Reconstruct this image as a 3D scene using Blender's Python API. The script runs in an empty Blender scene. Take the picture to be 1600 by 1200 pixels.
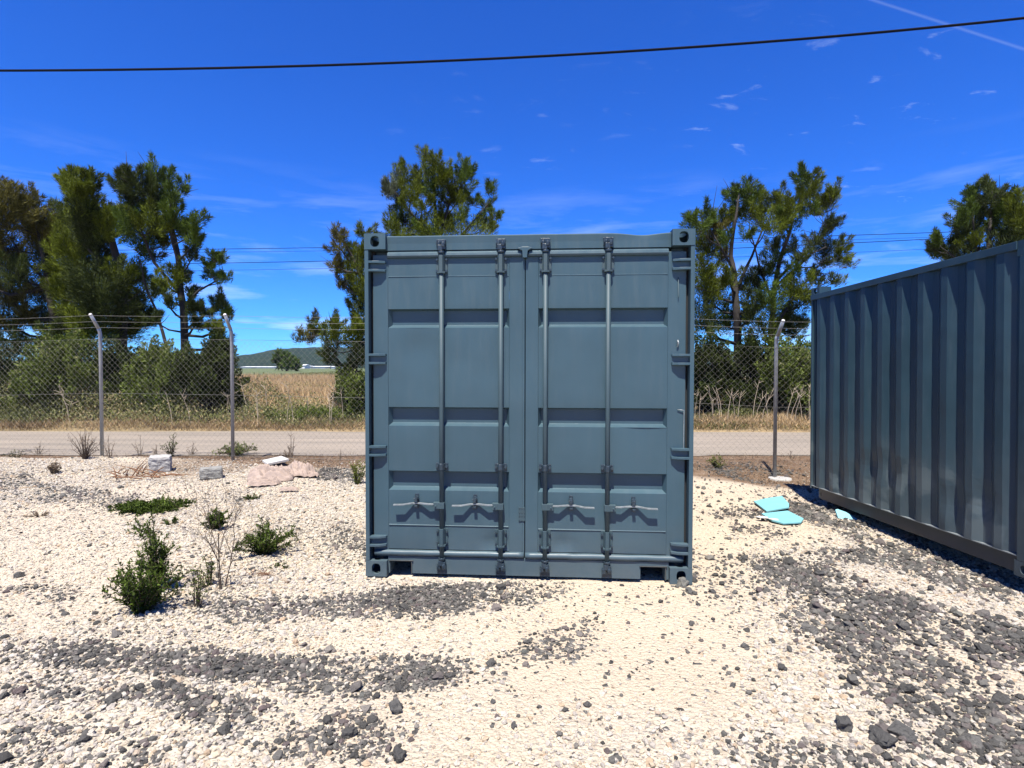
import bpy, bmesh, math, random
import numpy as np
from mathutils import Vector, Matrix, noise as mnoise

random.seed(7)
rng = np.random.default_rng(11)
scene = bpy.context.scene
COL = scene.collection

# ------------------------------------------------------------------ camera, world, sun, exposure
F_PX, HOR, CAM_H = 861.9, 579.9, 1.561          # focal length and horizon in the 1600 px photograph
PITCH = math.atan((600 - HOR) / F_PX)
cam_d = bpy.data.cameras.new("camera")
cam_d.sensor_width = 36.0
cam_d.lens = F_PX / 1600 * 36.0
cam_d.clip_start = 0.05
cam_d.clip_end = 6000
cam = bpy.data.objects.new("camera", cam_d)
COL.objects.link(cam)
cam.matrix_world = (Matrix.Translation((0, 0, CAM_H)) @ Matrix.Rotation(math.pi / 2 - PITCH, 4, 'X')
                    @ Matrix.Rotation(0.0013, 4, 'Z'))
scene.camera = cam

SUN_EL, SUN_AZ = math.radians(66), math.radians(13.0)    # azimuth: how far the rays head right of +Y
ray = Vector((math.sin(SUN_AZ) * math.cos(SUN_EL), math.cos(SUN_AZ) * math.cos(SUN_EL), -math.sin(SUN_EL)))
world = bpy.data.worlds.new("World")
scene.world = world
world.use_nodes = True
wn, wl = world.node_tree.nodes, world.node_tree.links
wn.clear()
w_out = wn.new('ShaderNodeOutputWorld')
w_bg = wn.new('ShaderNodeBackground')
w_bg.inputs['Strength'].default_value = 0.0528
sky = wn.new('ShaderNodeTexSky')
sky.sky_type = 'NISHITA'
sky.sun_disc = False
sky.sun_elevation = SUN_EL
sky.sun_rotation = SUN_AZ + math.pi
sky.air_density = 0.88
sky.dust_density = 0.1
sky.ozone_density = 2.0
hsv = wn.new('ShaderNodeHueSaturation')
hsv.inputs['Hue'].default_value = 0.506
hsv.inputs['Saturation'].default_value = 1.16
hsv.inputs['Value'].default_value = 1.0
wl.new(sky.outputs[0], hsv.inputs['Color'])
grade = wn.new('ShaderNodeMix')                         # deep polarised blue of the photograph's sky
grade.data_type = 'RGBA'
grade.blend_type = 'MULTIPLY'
grade.inputs['Factor'].default_value = 1.0
wl.new(hsv.outputs[0], grade.inputs[6])
grade.inputs[7].default_value = (0.275, 0.825, 1.80, 1)
tc = wn.new('ShaderNodeTexCoord')


def wmath(op, a, b=None, c=None, clamp=False):
    n = wn.new('ShaderNodeMath')
    n.operation = op
    n.use_clamp = clamp
    for i, v in enumerate((a, b, c)):
        if v is None:
            continue
        if isinstance(v, (int, float)):
            n.inputs[i].default_value = v
        else:
            wl.new(v, n.inputs[i])
    return n.outputs[0]


def wdot(vec):
    n = wn.new('ShaderNodeVectorMath')
    n.operation = 'DOT_PRODUCT'
    wl.new(tc.outputs['Generated'], n.inputs[0])
    n.inputs[1].default_value = vec
    return n.outputs['Value']


def wnoise(vec, scale, detail, rough, dist=0.0):
    n = wn.new('ShaderNodeTexNoise')
    n.inputs['Scale'].default_value = scale
    n.inputs['Detail'].default_value = detail
    n.inputs['Roughness'].default_value = rough
    n.inputs['Distortion'].default_value = dist
    wl.new(vec, n.inputs['Vector'])
    return n.outputs['Fac']


sep = wn.new('ShaderNodeSeparateXYZ')
wl.new(tc.outputs['Generated'], sep.inputs[0])
zc = wmath('MAXIMUM', wmath('ADD', sep.outputs['Z'], 0.10), 0.02)
cmb = wn.new('ShaderNodeCombineXYZ')                     # clouds on a high flat layer
wl.new(wmath('DIVIDE', sep.outputs['X'], zc), cmb.inputs['X'])
wl.new(wmath('DIVIDE', sep.outputs['Y'], zc), cmb.inputs['Y'])
rot = wn.new('ShaderNodeMapping')
rot.inputs['Rotation'].default_value = (0, 0, math.radians(-35))
rot.inputs['Scale'].default_value = (1.0, 1.8, 1.0)
wl.new(cmb.outputs[0], rot.inputs['Vector'])
fine = wnoise(rot.outputs[0], 6.5, 7, 0.62, 0.5)
region = wnoise(rot.outputs[0], 0.9, 2, 0.5)
# small wisps gather towards the right of the view
belt = wmath('SUBTRACT', 1.15, wmath('MULTIPLY', wmath('ABSOLUTE', wmath('SUBTRACT', sep.outputs['Z'], 0.34)), 6.0), clamp=True)
side = wmath('MULTIPLY', wmath('ADD', wmath('MULTIPLY', wdot((1, 0, 0)), 1.6), 0.45, clamp=True), belt)
wisp = wmath('MULTIPLY', wmath('MULTIPLY', wmath('SUBTRACT', fine, 0.60), 7.0, clamp=True),
             wmath('MULTIPLY', wmath('SUBTRACT', region, 0.40), 8.0, clamp=True))
wisp = wmath('MULTIPLY', wmath('MULTIPLY', wisp, side), 0.28)
# long thin cirrus bands low over the horizon
mp2 = wn.new('ShaderNodeMapping')
mp2.inputs['Scale'].default_value = (2.2, 2.2, 17.0)
mp2.inputs['Rotation'].default_value = (0, math.radians(-4), 0)
wl.new(tc.outputs['Generated'], mp2.inputs['Vector'])
band = wmath('MULTIPLY', wmath('SUBTRACT', wnoise(mp2.outputs[0], 1.7, 6, 0.6, 0.3), 0.50), 4.0, clamp=True)
low = wmath('MULTIPLY', wmath('SUBTRACT', 0.33, sep.outputs['Z']), 4.0, clamp=True)
band = wmath('MULTIPLY', wmath('MULTIPLY', band, low), 0.55)
cloud = wmath('MAXIMUM', wisp, band)


def sky_dir(px, py):
    u, v = (px - 800) / F_PX, (py - 600) / F_PX
    c, s = math.cos(PITCH), math.sin(PITCH)
    return Vector((u, c - v * s, -s - v * c)).normalized()


d0, d1 = sky_dir(1365, 0), sky_dir(1600, 76)              # aircraft contrail: part of a great circle
nrm = d0.cross(d1).normalized()
trail = wmath('SUBTRACT', 1.0, wmath('MULTIPLY', wmath('ABSOLUTE', wdot(tuple(nrm))), 420.0), clamp=True)
trail = wmath('MULTIPLY', trail, wmath('MULTIPLY', wmath('SUBTRACT', wdot((0.8, 0.3, 0.45)), 0.55), 4.0, clamp=True))
trail = wmath('MULTIPLY', trail, 0.09)
cloud = wmath('MAXIMUM', cloud, trail)
wmix = wn.new('ShaderNodeMix')
wmix.data_type = 'RGBA'
wl.new(cloud, wmix.inputs['Factor'])
wl.new(grade.outputs[2], wmix.inputs[6])
wmix.inputs[7].default_value = (8.4, 9.8, 12.0, 1)
wl.new(wmix.outputs[2], w_bg.inputs['Color'])
wl.new(w_bg.outputs[0], w_out.inputs['Surface'])

sun_d = bpy.data.lights.new("sun", 'SUN')
sun_d.energy = 5.0
sun_d.angle = math.radians(0.5)
sun_d.color = (1.0, 0.945, 0.85)
sun = bpy.data.objects.new("sun", sun_d)
COL.objects.link(sun)
sun.rotation_euler = ray.to_track_quat('-Z', 'Y').to_euler()
scene.view_settings.view_transform = 'Standard'
scene.view_settings.look = 'None'
scene.view_settings.exposure = 1.25
scene.view_settings.gamma = 1.0
scene.view_settings.use_curve_mapping = False
scene.cycles.max_bounces = 6
scene.cycles.transparent_max_bounces = 6


# ------------------------------------------------------------------ helpers: picture -> place
def P(px, py, Y):
    """world point on the sight line of a photograph pixel, Y metres in front of the camera"""
    c, s = math.cos(PITCH), math.sin(PITCH)
    u, v = (px - 800) / F_PX, (py - 600) / F_PX
    dy, dz = c - v * s, -s - v * c
    return Vector((u * Y / dy, Y, CAM_H + dz * Y / dy))


def smooth(a, b, x):
    t = np.clip((x - a) / (b - a), 0, 1)
    return t * t * (3 - 2 * t)


def vnoise(x, y, scale, seed=0):
    """smooth value noise on numpy arrays, -1..1"""
    x = np.asarray(x, float) * scale + seed * 17.3
    y = np.asarray(y, float) * scale + seed * 9.1
    xi, yi = np.floor(x), np.floor(y)
    fx, fy = x - xi, y - yi
    fx, fy = fx * fx * (3 - 2 * fx), fy * fy * (3 - 2 * fy)

    def hsh(a, b):
        v = np.sin(a * 127.1 + b * 311.7 + seed * 74.7) * 43758.5453
        return v - np.floor(v)
    a = hsh(xi, yi) * (1 - fx) + hsh(xi + 1, yi) * fx
    b = hsh(xi, yi + 1) * (1 - fx) + hsh(xi + 1, yi + 1) * fx
    return (a * (1 - fy) + b * fy) * 2 - 1


def hgt(x, y):
    """height of the ground"""
    x = np.asarray(x, float)
    y = np.asarray(y, float)
    h = 0.016 * vnoise(x, y, 0.9, 1) + 0.010 * vnoise(x, y, 2.7, 2) + 0.004 * vnoise(x, y, 8, 3)
    h = h - 0.012
    near_c2 = smooth(2.9, 3.9, x) * smooth(0.5, 2.0, y) * (1 - smooth(8.4, 9.4, y))
    h = h - 0.13 * near_c2
    left_rim = smooth(3.0, 6.0, -x)
    h = h + 0.07 * left_rim * smooth(7.6, 9.0, y) * (1 - smooth(9.4, 9.9, y))
    flat = smooth(9.9, 10.3, y)
    h = h * (1 - flat) + flat * (-0.02)
    h = h + np.where(y > 14.4, 0.10 * smooth(14.3, 15.5, y) + 0.0155 * np.clip(y - 15, 0, 140)
                     + 0.06 * vnoise(x, y, 0.35, 5) * smooth(14.5, 17, y), 0)
    h = np.where(y > 155, h + 0.0, h)
    return h


def gz(x, y):
    return float(hgt(x, y))


def G(px, py):
    """ground point seen at a photograph pixel"""
    Y = 5.0
    for _ in range(25):
        c, s = math.cos(PITCH), math.sin(PITCH)
        v = (py - 600) / F_PX
        dy, dz = c - v * s, -s - v * c
        x = (px - 800) / F_PX * Y / dy
        z = gz(x, Y)
        Yn = (z - CAM_H) * dy / dz
        Y = 0.5 * Y + 0.5 * min(max(Yn, 0.5), 60)
    p = P(px, py, Y)
    return Vector((p.x, p.y, gz(p.x, p.y)))


def tag(o, label=None, cat=None, group=None, kind=None):
    if label: o['label'] = label
    if cat: o['category'] = cat
    if group: o['group'] = group
    if kind: o['kind'] = kind
    return o


def empty(name, loc=(0, 0, 0), rz=0.0):
    o = bpy.data.objects.new(name, None)
    o.empty_display_size = 0.2
    COL.objects.link(o)
    o.location = loc
    o.rotation_euler = (0, 0, rz)
    return o


def link(name, me, parent=None, mats=()):
    o = bpy.data.objects.new(name, me)
    COL.objects.link(o)
    for m in mats:
        me.materials.append(m)
    if parent is not None:
        o.parent = parent
    return o


def mesh_np(name, verts, faces, mat=None, tint=None, smooth_shade=False, parent=None):
    """verts (N,3), faces (M,k) numpy -> object; tint: one value per face"""
    verts = np.asarray(verts, np.float32)
    faces = np.asarray(faces, np.int32)
    me = bpy.data.meshes.new(name)
    k = faces.shape[1]
    me.vertices.add(len(verts))
    me.vertices.foreach_set('co', verts.ravel())
    me.loops.add(faces.size)
    me.loops.foreach_set('vertex_index', faces.ravel())
    me.polygons.add(len(faces))
    me.polygons.foreach_set('loop_start', np.arange(0, faces.size, k, dtype=np.int32))
    me.polygons.foreach_set('loop_total', np.full(len(faces), k, np.int32))
    me.update(calc_edges=True)
    if smooth_shade:
        me.polygons.foreach_set('use_smooth', np.ones(len(faces), bool))
    if tint is not None:
        a = me.attributes.new('tint', 'FLOAT', 'FACE')
        a.data.foreach_set('value', np.asarray(tint, np.float32))
    return link(name, me, parent, [mat] if mat else ())


class MB:
    """collects simple shapes; build() links them as one mesh object"""

    def __init__(self):
        self.v, self.f, self.s = [], [], []

    def add(self, vs, fs, sm=False):
        n = len(self.v)
        self.v += [tuple(p) for p in vs]
        self.f += [tuple(i + n for i in f) for f in fs]
        self.s += [sm] * len(fs)
        return self

    def box(self, x0, x1, y0, y1, z0, z1):
        vs = [(x, y, z) for z in (z0, z1) for y in (y0, y1) for x in (x0, x1)]
        return self.add(vs, [(0, 2, 3, 1), (4, 5, 7, 6), (0, 1, 5, 4), (2, 6, 7, 3), (0, 4, 6, 2), (1, 3, 7, 5)])

    def prism(self, poly, axis, a0, a1):
        """poly of (p,q) in the two other axes, extruded along axis"""
        def mk(p, q, a):
            return {'x': (a, p, q), 'y': (p, a, q), 'z': (p, q, a)}[axis]
        n = len(poly)
        vs = [mk(p, q, a0) for p, q in poly] + [mk(p, q, a1) for p, q in poly]
        fs = [tuple(range(n)), tuple(range(2 * n - 1, n - 1, -1))]
        fs += [(i, i + n, (i + 1) % n + n, (i + 1) % n) for i in range(n)]
        return self.add(vs, fs)

    def tube(self, pts, r, n=8, cap=True, sm=True):
        pts = [Vector(p) for p in pts]
        rs = r if isinstance(r, (list, tuple)) else [r] * len(pts)
        vs, fs = [], []
        d = (pts[1] - pts[0]).normalized()
        up = Vector((0, 0, 1)) if abs(d.z) < 0.9 else Vector((1, 0, 0))
        a = d.cross(up).normalized()
        for i, p in enumerate(pts):
            if i < len(pts) - 1:
                d2 = (pts[i + 1] - p).normalized()
                d = (d + d2).normalized() if i > 0 else d2
            else:
                d = (p - pts[i - 1]).normalized()
            a = (a - d * a.dot(d)).normalized()
            b = d.cross(a)
            for k in range(n):
                t = 2 * math.pi * k / n
                vs.append(p + (a * math.cos(t) + b * math.sin(t)) * rs[i])
        for i in range(len(pts) - 1):
            for k in range(n):
                k2 = (k + 1) % n
                fs.append((i * n + k, i * n + k2, (i + 1) * n + k2, (i + 1) * n + k))
        self.add(vs, fs, sm)
        if cap:
            m = len(self.v) - len(vs)
            self.f += [tuple(m + k for k in range(n - 1, -1, -1)), tuple(m + (len(pts) - 1) * n + k for k in range(n))]
            self.s += [False, False]
        return self

    def build(self, name, mat, parent=None, bevel=0.0, fix=True):
        me = bpy.data.meshes.new(name)
        me.from_pydata([tuple(p) for p in self.v], [], self.f)
        me.polygons.foreach_set('use_smooth', self.s)
        if fix:
            bm = bmesh.new()
            bm.from_mesh(me)
            bmesh.ops.recalc_face_normals(bm, faces=bm.faces)
            bm.to_mesh(me)
            bm.free()
        me.update()
        o = link(name, me, parent, [mat])
        if bevel:
            m = o.modifiers.new('bevel', 'BEVEL')
            m.width = bevel
            m.segments = 2
            m.limit_method = 'ANGLE'
            m.angle_limit = math.radians(50)
        return o


ALB = 0.73            # one exposure stop-down for every base colour, see view_settings.exposure


# ------------------------------------------------------------------ materials
def new_mat(name):
    m = bpy.data.materials.new(name)
    m.use_nodes = True
    n = m.node_tree.nodes
    b = n['Principled BSDF']
    return m, n, m.node_tree.links, b


def nd(n, typ, **kw):
    x = n.new(typ)
    for k, v in kw.items():
        if k in x.inputs:
            x.inputs[k].default_value = v
        else:
            setattr(x, k, v)
    return x


def ramp(n, l, fac, stops):
    r = n.new('ShaderNodeValToRGB')
    els = r.color_ramp.elements
    while len(els) < len(stops):
        els.new(0.5)
    for e, (p, c) in zip(els, stops):
        e.position = p
        e.color = (*c, 1) if len(c) == 3 else c
    l.new(fac, r.inputs[0])
    return r.outputs[0]


def mixc(n, l, fac, a, b, mode='MIX'):
    m = n.new('ShaderNodeMix')
    m.data_type = 'RGBA'
    m.blend_type = mode
    for i, v in ((0, fac), (6, a), (7, b)):
        if hasattr(v, 'links'):
            l.new(v, m.inputs[i])
        else:
            m.inputs[i].default_value = v if i == 0 else (*v, 1)
    return m.outputs[2]


def simple_mat(name, col, rough=0.7, metal=0.0, var=0.15, scale=8.0, bump=0.0, bscale=40.0, spec=0.5):
    m, n, l, b = new_mat(name)
    t = n.new('ShaderNodeTexCoord')
    no = nd(n, 'ShaderNodeTexNoise', Scale=scale, Detail=6.0, Roughness=0.6)
    l.new(t.outputs['Object'], no.inputs['Vector'])
    col = tuple(c * ALB for c in col)
    c0 = tuple(c * (1 - var) for c in col)
    c1 = tuple(min(1, c * (1 + var)) for c in col)
    l.new(ramp(n, l, no.outputs[0], [(0.3, c0), (0.7, c1)]), b.inputs['Base Color'])
    b.inputs['Roughness'].default_value = rough
    b.inputs['Metallic'].default_value = metal
    b.inputs['Specular IOR Level'].default_value = spec
    if bump:
        n2 = nd(n, 'ShaderNodeTexNoise', Scale=bscale, Detail=5.0)
        l.new(t.outputs['Object'], n2.inputs['Vector'])
        bp = nd(n, 'ShaderNodeBump', Strength=bump, Distance=0.02)
        l.new(n2.outputs[0], bp.inputs['Height'])
        l.new(bp.outputs[0], b.inputs['Normal'])
    return m


def paint_mat(name, col, dents=0.25, dust_top=0.5, scuff=False):
    """weathered container paint: faint blotches, chalky roughness, dust towards the sill, chips and panel waviness"""
    m, n, l, b = new_mat(name)
    t = n.new('ShaderNodeTexCoord')
    n1 = nd(n, 'ShaderNodeTexNoise', Scale=1.7, Detail=7.0, Roughness=0.6)
    l.new(t.outputs['Object'], n1.inputs['Vector'])
    base = ramp(n, l, n1.outputs[0], [(0.3, tuple(c * 0.90 for c in col)), (0.72, tuple(c * 1.10 for c in col))])
    mp = nd(n, 'ShaderNodeMapping', Scale=(9.0, 9.0, 0.9))            # vertical run-off streaks
    l.new(t.outputs['Object'], mp.inputs[0])
    n2 = nd(n, 'ShaderNodeTexNoise', Scale=2.2, Detail=8.0, Roughness=0.7)
    l.new(mp.outputs[0], n2.inputs['Vector'])
    st = ramp(n, l, n2.outputs[0], [(0.5, (0, 0, 0)), (0.8, (0.22, 0.22, 0.22))])
    base = mixc(n, l, st, base, (0.075, 0.10, 0.115))
    s = n.new('ShaderNodeSeparateXYZ')
    l.new(t.outputs['Object'], s.inputs[0])
    dust = nd(n, 'ShaderNodeMapRange')
    dust.inputs['From Min'].default_value = dust_top
    dust.inputs['From Max'].default_value = 0.0
    dust.inputs['To Max'].default_value = 0.30
    l.new(s.outputs['Z'], dust.inputs['Value'])
    dn = nd(n, 'ShaderNodeTexNoise', Scale=6.0, Detail=8.0, Roughness=0.7)
    l.new(t.outputs['Object'], dn.inputs['Vector'])
    dm = nd(n, 'ShaderNodeMath', operation='MULTIPLY')
    l.new(dust.outputs[0], dm.inputs[0])
    l.new(dn.outputs[0], dm.inputs[1])
    base = mixc(n, l, dm.outputs[0], base, (0.20, 0.18, 0.155))
    ch = nd(n, 'ShaderNodeTexNoise', Scale=26.0, Detail=9.0, Roughness=0.75)
    l.new(t.outputs['Object'], ch.inputs['Vector'])
    chip = ramp(n, l, ch.outputs[0], [(0.735, (0, 0, 0)), (0.75, (1, 1, 1))])
    base = mixc(n, l, chip, base, (0.20, 0.20, 0.18))
    if scuff:            # pale rubbed marks low on the ribs
        sn = nd(n, 'ShaderNodeTexNoise', Scale=2.6, Detail=5.0, Roughness=0.55, Distortion=0.6)
        l.new(t.outputs['Object'], sn.inputs['Vector'])
        sm_ = ramp(n, l, sn.outputs[0], [(0.55, (0, 0, 0)), (0.62, (0.55, 0.55, 0.55))])
        zr = nd(n, 'ShaderNodeMapRange')
        zr.inputs['From Min'].default_value = 0.95
        zr.inputs['From Max'].default_value = 0.55
        l.new(s.outputs['Z'], zr.inputs['Value'])
        mm = nd(n, 'ShaderNodeMath', operation='MULTIPLY')
        l.new(sm_, mm.inputs[0])
        l.new(zr.outputs[0], mm.inputs[1])
        base = mixc(n, l, mm.outputs[0], base, (0.10, 0.125, 0.13))
    l.new(base, b.inputs['Base Color'])
    l.new(ramp(n, l, n2.outputs[0], [(0.3, (0.34,) * 3), (0.7, (0.52,) * 3)]), b.inputs['Roughness'])
    b.inputs['Specular IOR Level'].default_value = 0.32
    bn = nd(n, 'ShaderNodeTexNoise', Scale=2.1, Detail=2.0, Roughness=0.5)
    l.new(t.outputs['Object'], bn.inputs['Vector'])
    bp = nd(n, 'ShaderNodeBump', Strength=dents, Distance=0.05)
    l.new(bn.outputs[0], bp.inputs['Height'])
    bn2 = nd(n, 'ShaderNodeTexNoise', Scale=140.0, Detail=3.0)
    l.new(t.outputs['Object'], bn2.inputs['Vector'])
    bp2 = nd(n, 'ShaderNodeBump', Strength=0.08, Distance=0.002)
    l.new(bn2.outputs[0], bp2.inputs['Height'])
    l.new(bp.outputs[0], bp2.inputs['Normal'])
    l.new(bp2.outputs[0], b.inputs['Normal'])
    return m


def leaf_mat(name, dark, light, trans=0.25, hue2=None):
    dark = tuple(c * 0.42 for c in dark)
    light = tuple(c * 0.95 for c in light)
    hue2 = hue2 and tuple(c * 0.85 for c in hue2)
    m, n, l, b = new_mat(name)
    a = nd(n, 'ShaderNodeAttribute', attribute_name='tint')
    stops = [(0.0, dark), (1.0, light)] if hue2 is None else [(0.0, dark), (0.7, light), (1.0, hue2)]
    c = ramp(n, l, a.outputs['Fac'], stops)
    l.new(c, b.inputs['Base Color'])
    b.inputs['Roughness'].default_value = 0.65
    b.inputs['Specular IOR Level'].default_value = 0.10
    tr = n.new('ShaderNodeBsdfTranslucent')
    l.new(c, tr.inputs['Color'])
    mx = nd(n, 'ShaderNodeMixShader')
    mx.inputs[0].default_value = trans * 0.65
    l.new(b.outputs[0], mx.inputs[1])
    l.new(tr.outputs[0], mx.inputs[2])
    l.new(mx.outputs[0], n['Material Output'].inputs['Surface'])
    return m


def stone_mat(name, stops, rough=0.85):
    m, n, l, b = new_mat(name)
    oi = n.new('ShaderNodeObjectInfo')
    t = n.new('ShaderNodeTexCoord')
    no = nd(n, 'ShaderNodeTexNoise', Scale=2.2, Detail=6.0, Roughness=0.7)
    l.new(t.outputs['Object'], no.inputs['Vector'])
    c = ramp(n, l, oi.outputs['Random'], stops)
    v = ramp(n, l, no.outputs[0], [(0.3, (0.72,) * 3), (0.7, (1.15,) * 3)])
    l.new(mixc(n, l, 1.0, c, v, 'MULTIPLY'), b.inputs['Base Color'])
    b.inputs['Roughness'].default_value = rough
    b.inputs['Specular IOR Level'].default_value = 0.25
    bp = nd(n, 'ShaderNodeBump', Strength=0.5, Distance=0.15)
    l.new(no.outputs[0], bp.inputs['Height'])
    l.new(bp.outputs[0], b.inputs['Normal'])
    return m


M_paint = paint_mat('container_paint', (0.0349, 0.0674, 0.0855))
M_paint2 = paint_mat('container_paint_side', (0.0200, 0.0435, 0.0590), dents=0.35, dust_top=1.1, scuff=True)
M_rail = paint_mat('rail_paint', (0.034, 0.040, 0.041), dents=0.2)
M_rod = simple_mat('lock_rod_paint', (0.038, 0.072, 0.086), 0.62, 0.0, 0.1, 5)
M_gear = simple_mat('lock_gear_paint', (0.030, 0.049, 0.066), 0.35, 0.15, 0.45, 40, 0.2, 90)
M_bare = simple_mat('worn_steel', (0.26, 0.29, 0.30), 0.4, 0.3, 0.3, 30)
M_rubber = simple_mat('door_gasket', (0.012, 0.012, 0.014), 0.8)
M_inside = simple_mat('container_inside', (0.03, 0.032, 0.035), 0.9)
M_galv = simple_mat('galvanised_steel', (0.36, 0.38, 0.40), 0.42, 0.35, 0.12, 6)
M_wire = simple_mat('fence_wire', (0.27, 0.26, 0.22), 0.4, 0.3, 0.1, 6)
M_cable = simple_mat('black_cable', (0.008, 0.008, 0.012), 0.8, spec=0.05)
M_bark = simple_mat('bark', (0.026, 0.021, 0.017), 0.9, 0, 0.4, 10, 0.5, 30)
M_twig = simple_mat('dry_twig', (0.17, 0.125, 0.085), 0.9, 0, 0.4, 30)
M_stem = simple_mat('dark_stem', (0.075, 0.05, 0.035), 0.9, 0, 0.3, 30)
M_concrete = simple_mat('concrete', (0.25, 0.245, 0.225), 0.9, 0, 0.18, 14, 0.5, 60)
M_limestone = simple_mat('pale_block', (0.40, 0.385, 0.36), 0.9, 0, 0.12, 9, 0.5, 30)
M_sack = simple_mat('sackcloth', (0.37, 0.285, 0.235), 0.85, 0, 0.12, 12, 0.35, 160)
M_blue = simple_mat('foam_board_blue', (0.20, 0.48, 0.53), 0.55, 0, 0.06, 5, 0.1, 60)
M_white = simple_mat('board_white', (0.58, 0.56, 0.52), 0.6, 0, 0.06, 5)
M_bwhite = simple_mat('shed_white', (0.80, 0.80, 0.80), 0.6, 0, 0.05, 0.2)
M_shedgrey = simple_mat('shed_grey', (0.35, 0.38, 0.38), 0.6, 0, 0.05, 0.2)
M_rust = simple_mat('rusty_scrap', (0.20, 0.095, 0.045), 0.9, 0, 0.4, 30)

L_olive = leaf_mat('foliage_olive', (0.014, 0.020, 0.005), (0.160, 0.200, 0.018), 0.3)
L_brown = leaf_mat('foliage_brown_olive', (0.018, 0.020, 0.008), (0.165, 0.150, 0.032), 0.28)
L_green = leaf_mat('foliage_green', (0.010, 0.024, 0.007), (0.110, 0.165, 0.022), 0.3)
L_deep = leaf_mat('foliage_deep_green', (0.008, 0.015, 0.006), (0.075, 0.098, 0.022), 0.25)
L_silver = leaf_mat('foliage_silver', (0.03, 0.05, 0.03), (0.20, 0.23, 0.14), 0.2)
L_bush = leaf_mat('bush_leaves', (0.0148, 0.0262, 0.00574), (0.127, 0.168, 0.0295), 0.3, (0.246, 0.238, 0.115))
L_weed = leaf_mat('weed_leaves', (0.016, 0.032, 0.006), (0.085, 0.125, 0.018), 0.3)
L_weedpale = leaf_mat('weed_leaves_pale', (0.045, 0.07, 0.012), (0.19, 0.22, 0.04), 0.3)
L_straw = leaf_mat('straw', (0.17, 0.11, 0.06), (0.52, 0.37, 0.20), 0.25)
L_scrub = leaf_mat('scrub', (0.04, 0.05, 0.018), (0.20, 0.21, 0.075), 0.25, (0.46, 0.36, 0.20))
L_drygrey = leaf_mat('dry_weed', (0.10, 0.075, 0.05), (0.34, 0.26, 0.18), 0.2)

# ------------------------------------------------------------------ gravel patches (dark basalt stone over pale limestone)
# ellipses in the photograph (centre, half sizes, tilt, strength) carried to the ground
DARK_PX = [(190, 1025, 200, 34, 0.06, .95), (430, 1042, 200, 36, 0.10, 1.15), (640, 1045, 140, 28, 0.0, .9), (840, 1015, 110, 40, -0.35, .42),
           (250, 1102, 210, 28, 0.05, 1.0), (60, 1085, 110, 30, 0.0, .7), (560, 1145, 95, 55, 0.1, .6), (400, 1150, 120, 28, 0, .5), (110, 1170, 180, 34, 0.0, .6),
           (600, 945, 160, 26, -0.05, .7), (720, 932, 160, 22, -0.08, 1.05), (450, 945, 140, 24, 0, .75), (380, 930, 60, 18, 0, .3),
           (540, 850, 45, 40, 0.2, .45), (530, 740, 50, 14, 0.1, .75), (120, 775, 110, 22, 0.1, .45), (40, 760, 60, 20, 0, .4), (70, 930, 60, 14, 0.1, .35),
           (1270, 905, 130, 30, 0.25, .9), (1400, 960, 150, 45, 0.35, .95), (1330, 1010, 120, 60, 0.6, .75), (1480, 1040, 140, 60, 0.5, .95),
           (1400, 1110, 90, 60, 0.6, .98), (1520, 1130, 110, 70, 0.3, .85), (1560, 1000, 80, 45, 0.2, .9), (1330, 870, 150, 20, 0.12, .55),
           (1460, 890, 140, 25, 0.25, .6), (1260, 800, 60, 16, 0.3, .65), (1330, 825, 60, 16, 0.45, .75), (1170, 740, 70, 12, 0.0, .8), (1150, 800, 50, 10, 0, .3),
           (1440, 870, 70, 12, 0.5, .6), (1150, 1170, 120, 40, 0.2, .4), (1250, 1180, 110, 30, 0, .4), (1580, 1190, 70, 40, 0, .8), (1350, 1185, 80, 20, 0, .4),
           (1190, 830, 60, 12, 0.1, .25), (20, 1000, 60, 14, 0, .45), (1230, 960, 60, 40, .6, .45)]
patches = []
for (cx, cy, rx, ry, ti, st) in DARK_PX:
    c = G(cx, cy)
    ct, sn = math.cos(ti), math.sin(ti)
    ax = G(cx + rx * ct, cy + rx * sn) - c
    q = G(cx - ry * sn, cy + ry * ct)
    ay = q - c
    patches.append((c.x, c.y, ax.x, ax.y, ay.x, ay.y, st))


def darkness(x, y):
    x = np.asarray(x, float)
    y = np.asarray(y, float)
    out = np.full(x.shape, 0.03)
    wx = x + 0.10 * vnoise(x, y, 2.2, 21) + 0.05 * vnoise(x, y, 6, 22)
    wy = y + 0.10 * vnoise(x, y, 2.2, 23) + 0.05 * vnoise(x, y, 6, 24)
    for (cx, cy, ax, ay, bx, by, st) in patches:
        det = ax * by - ay * bx
        if abs(det) < 1e-6:
            continue
        dx, dy = wx - cx, wy - cy
        u = (dx * by - dy * bx) / det
        v = (ax * dy - ay * dx) / det
        r = np.sqrt(u * u + v * v)
        out = np.maximum(out, st * (1 - smooth(0.50, 1.28, r)))
    out = out * (0.70 + 0.62 * vnoise(x, y, 3.1, 25)) + 0.10 * smooth(0.2, 0.8, vnoise(x, y, 0.8, 26))
    # continue beyond the picture's sides
    return np.clip(out, 0.02, 1)


# ------------------------------------------------------------------ ground sheet
def grid_axis(segs):
    out = []
    for a, b, s in segs:
        out.append(np.arange(a, b, s))
    return np.concatenate(out)


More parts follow.
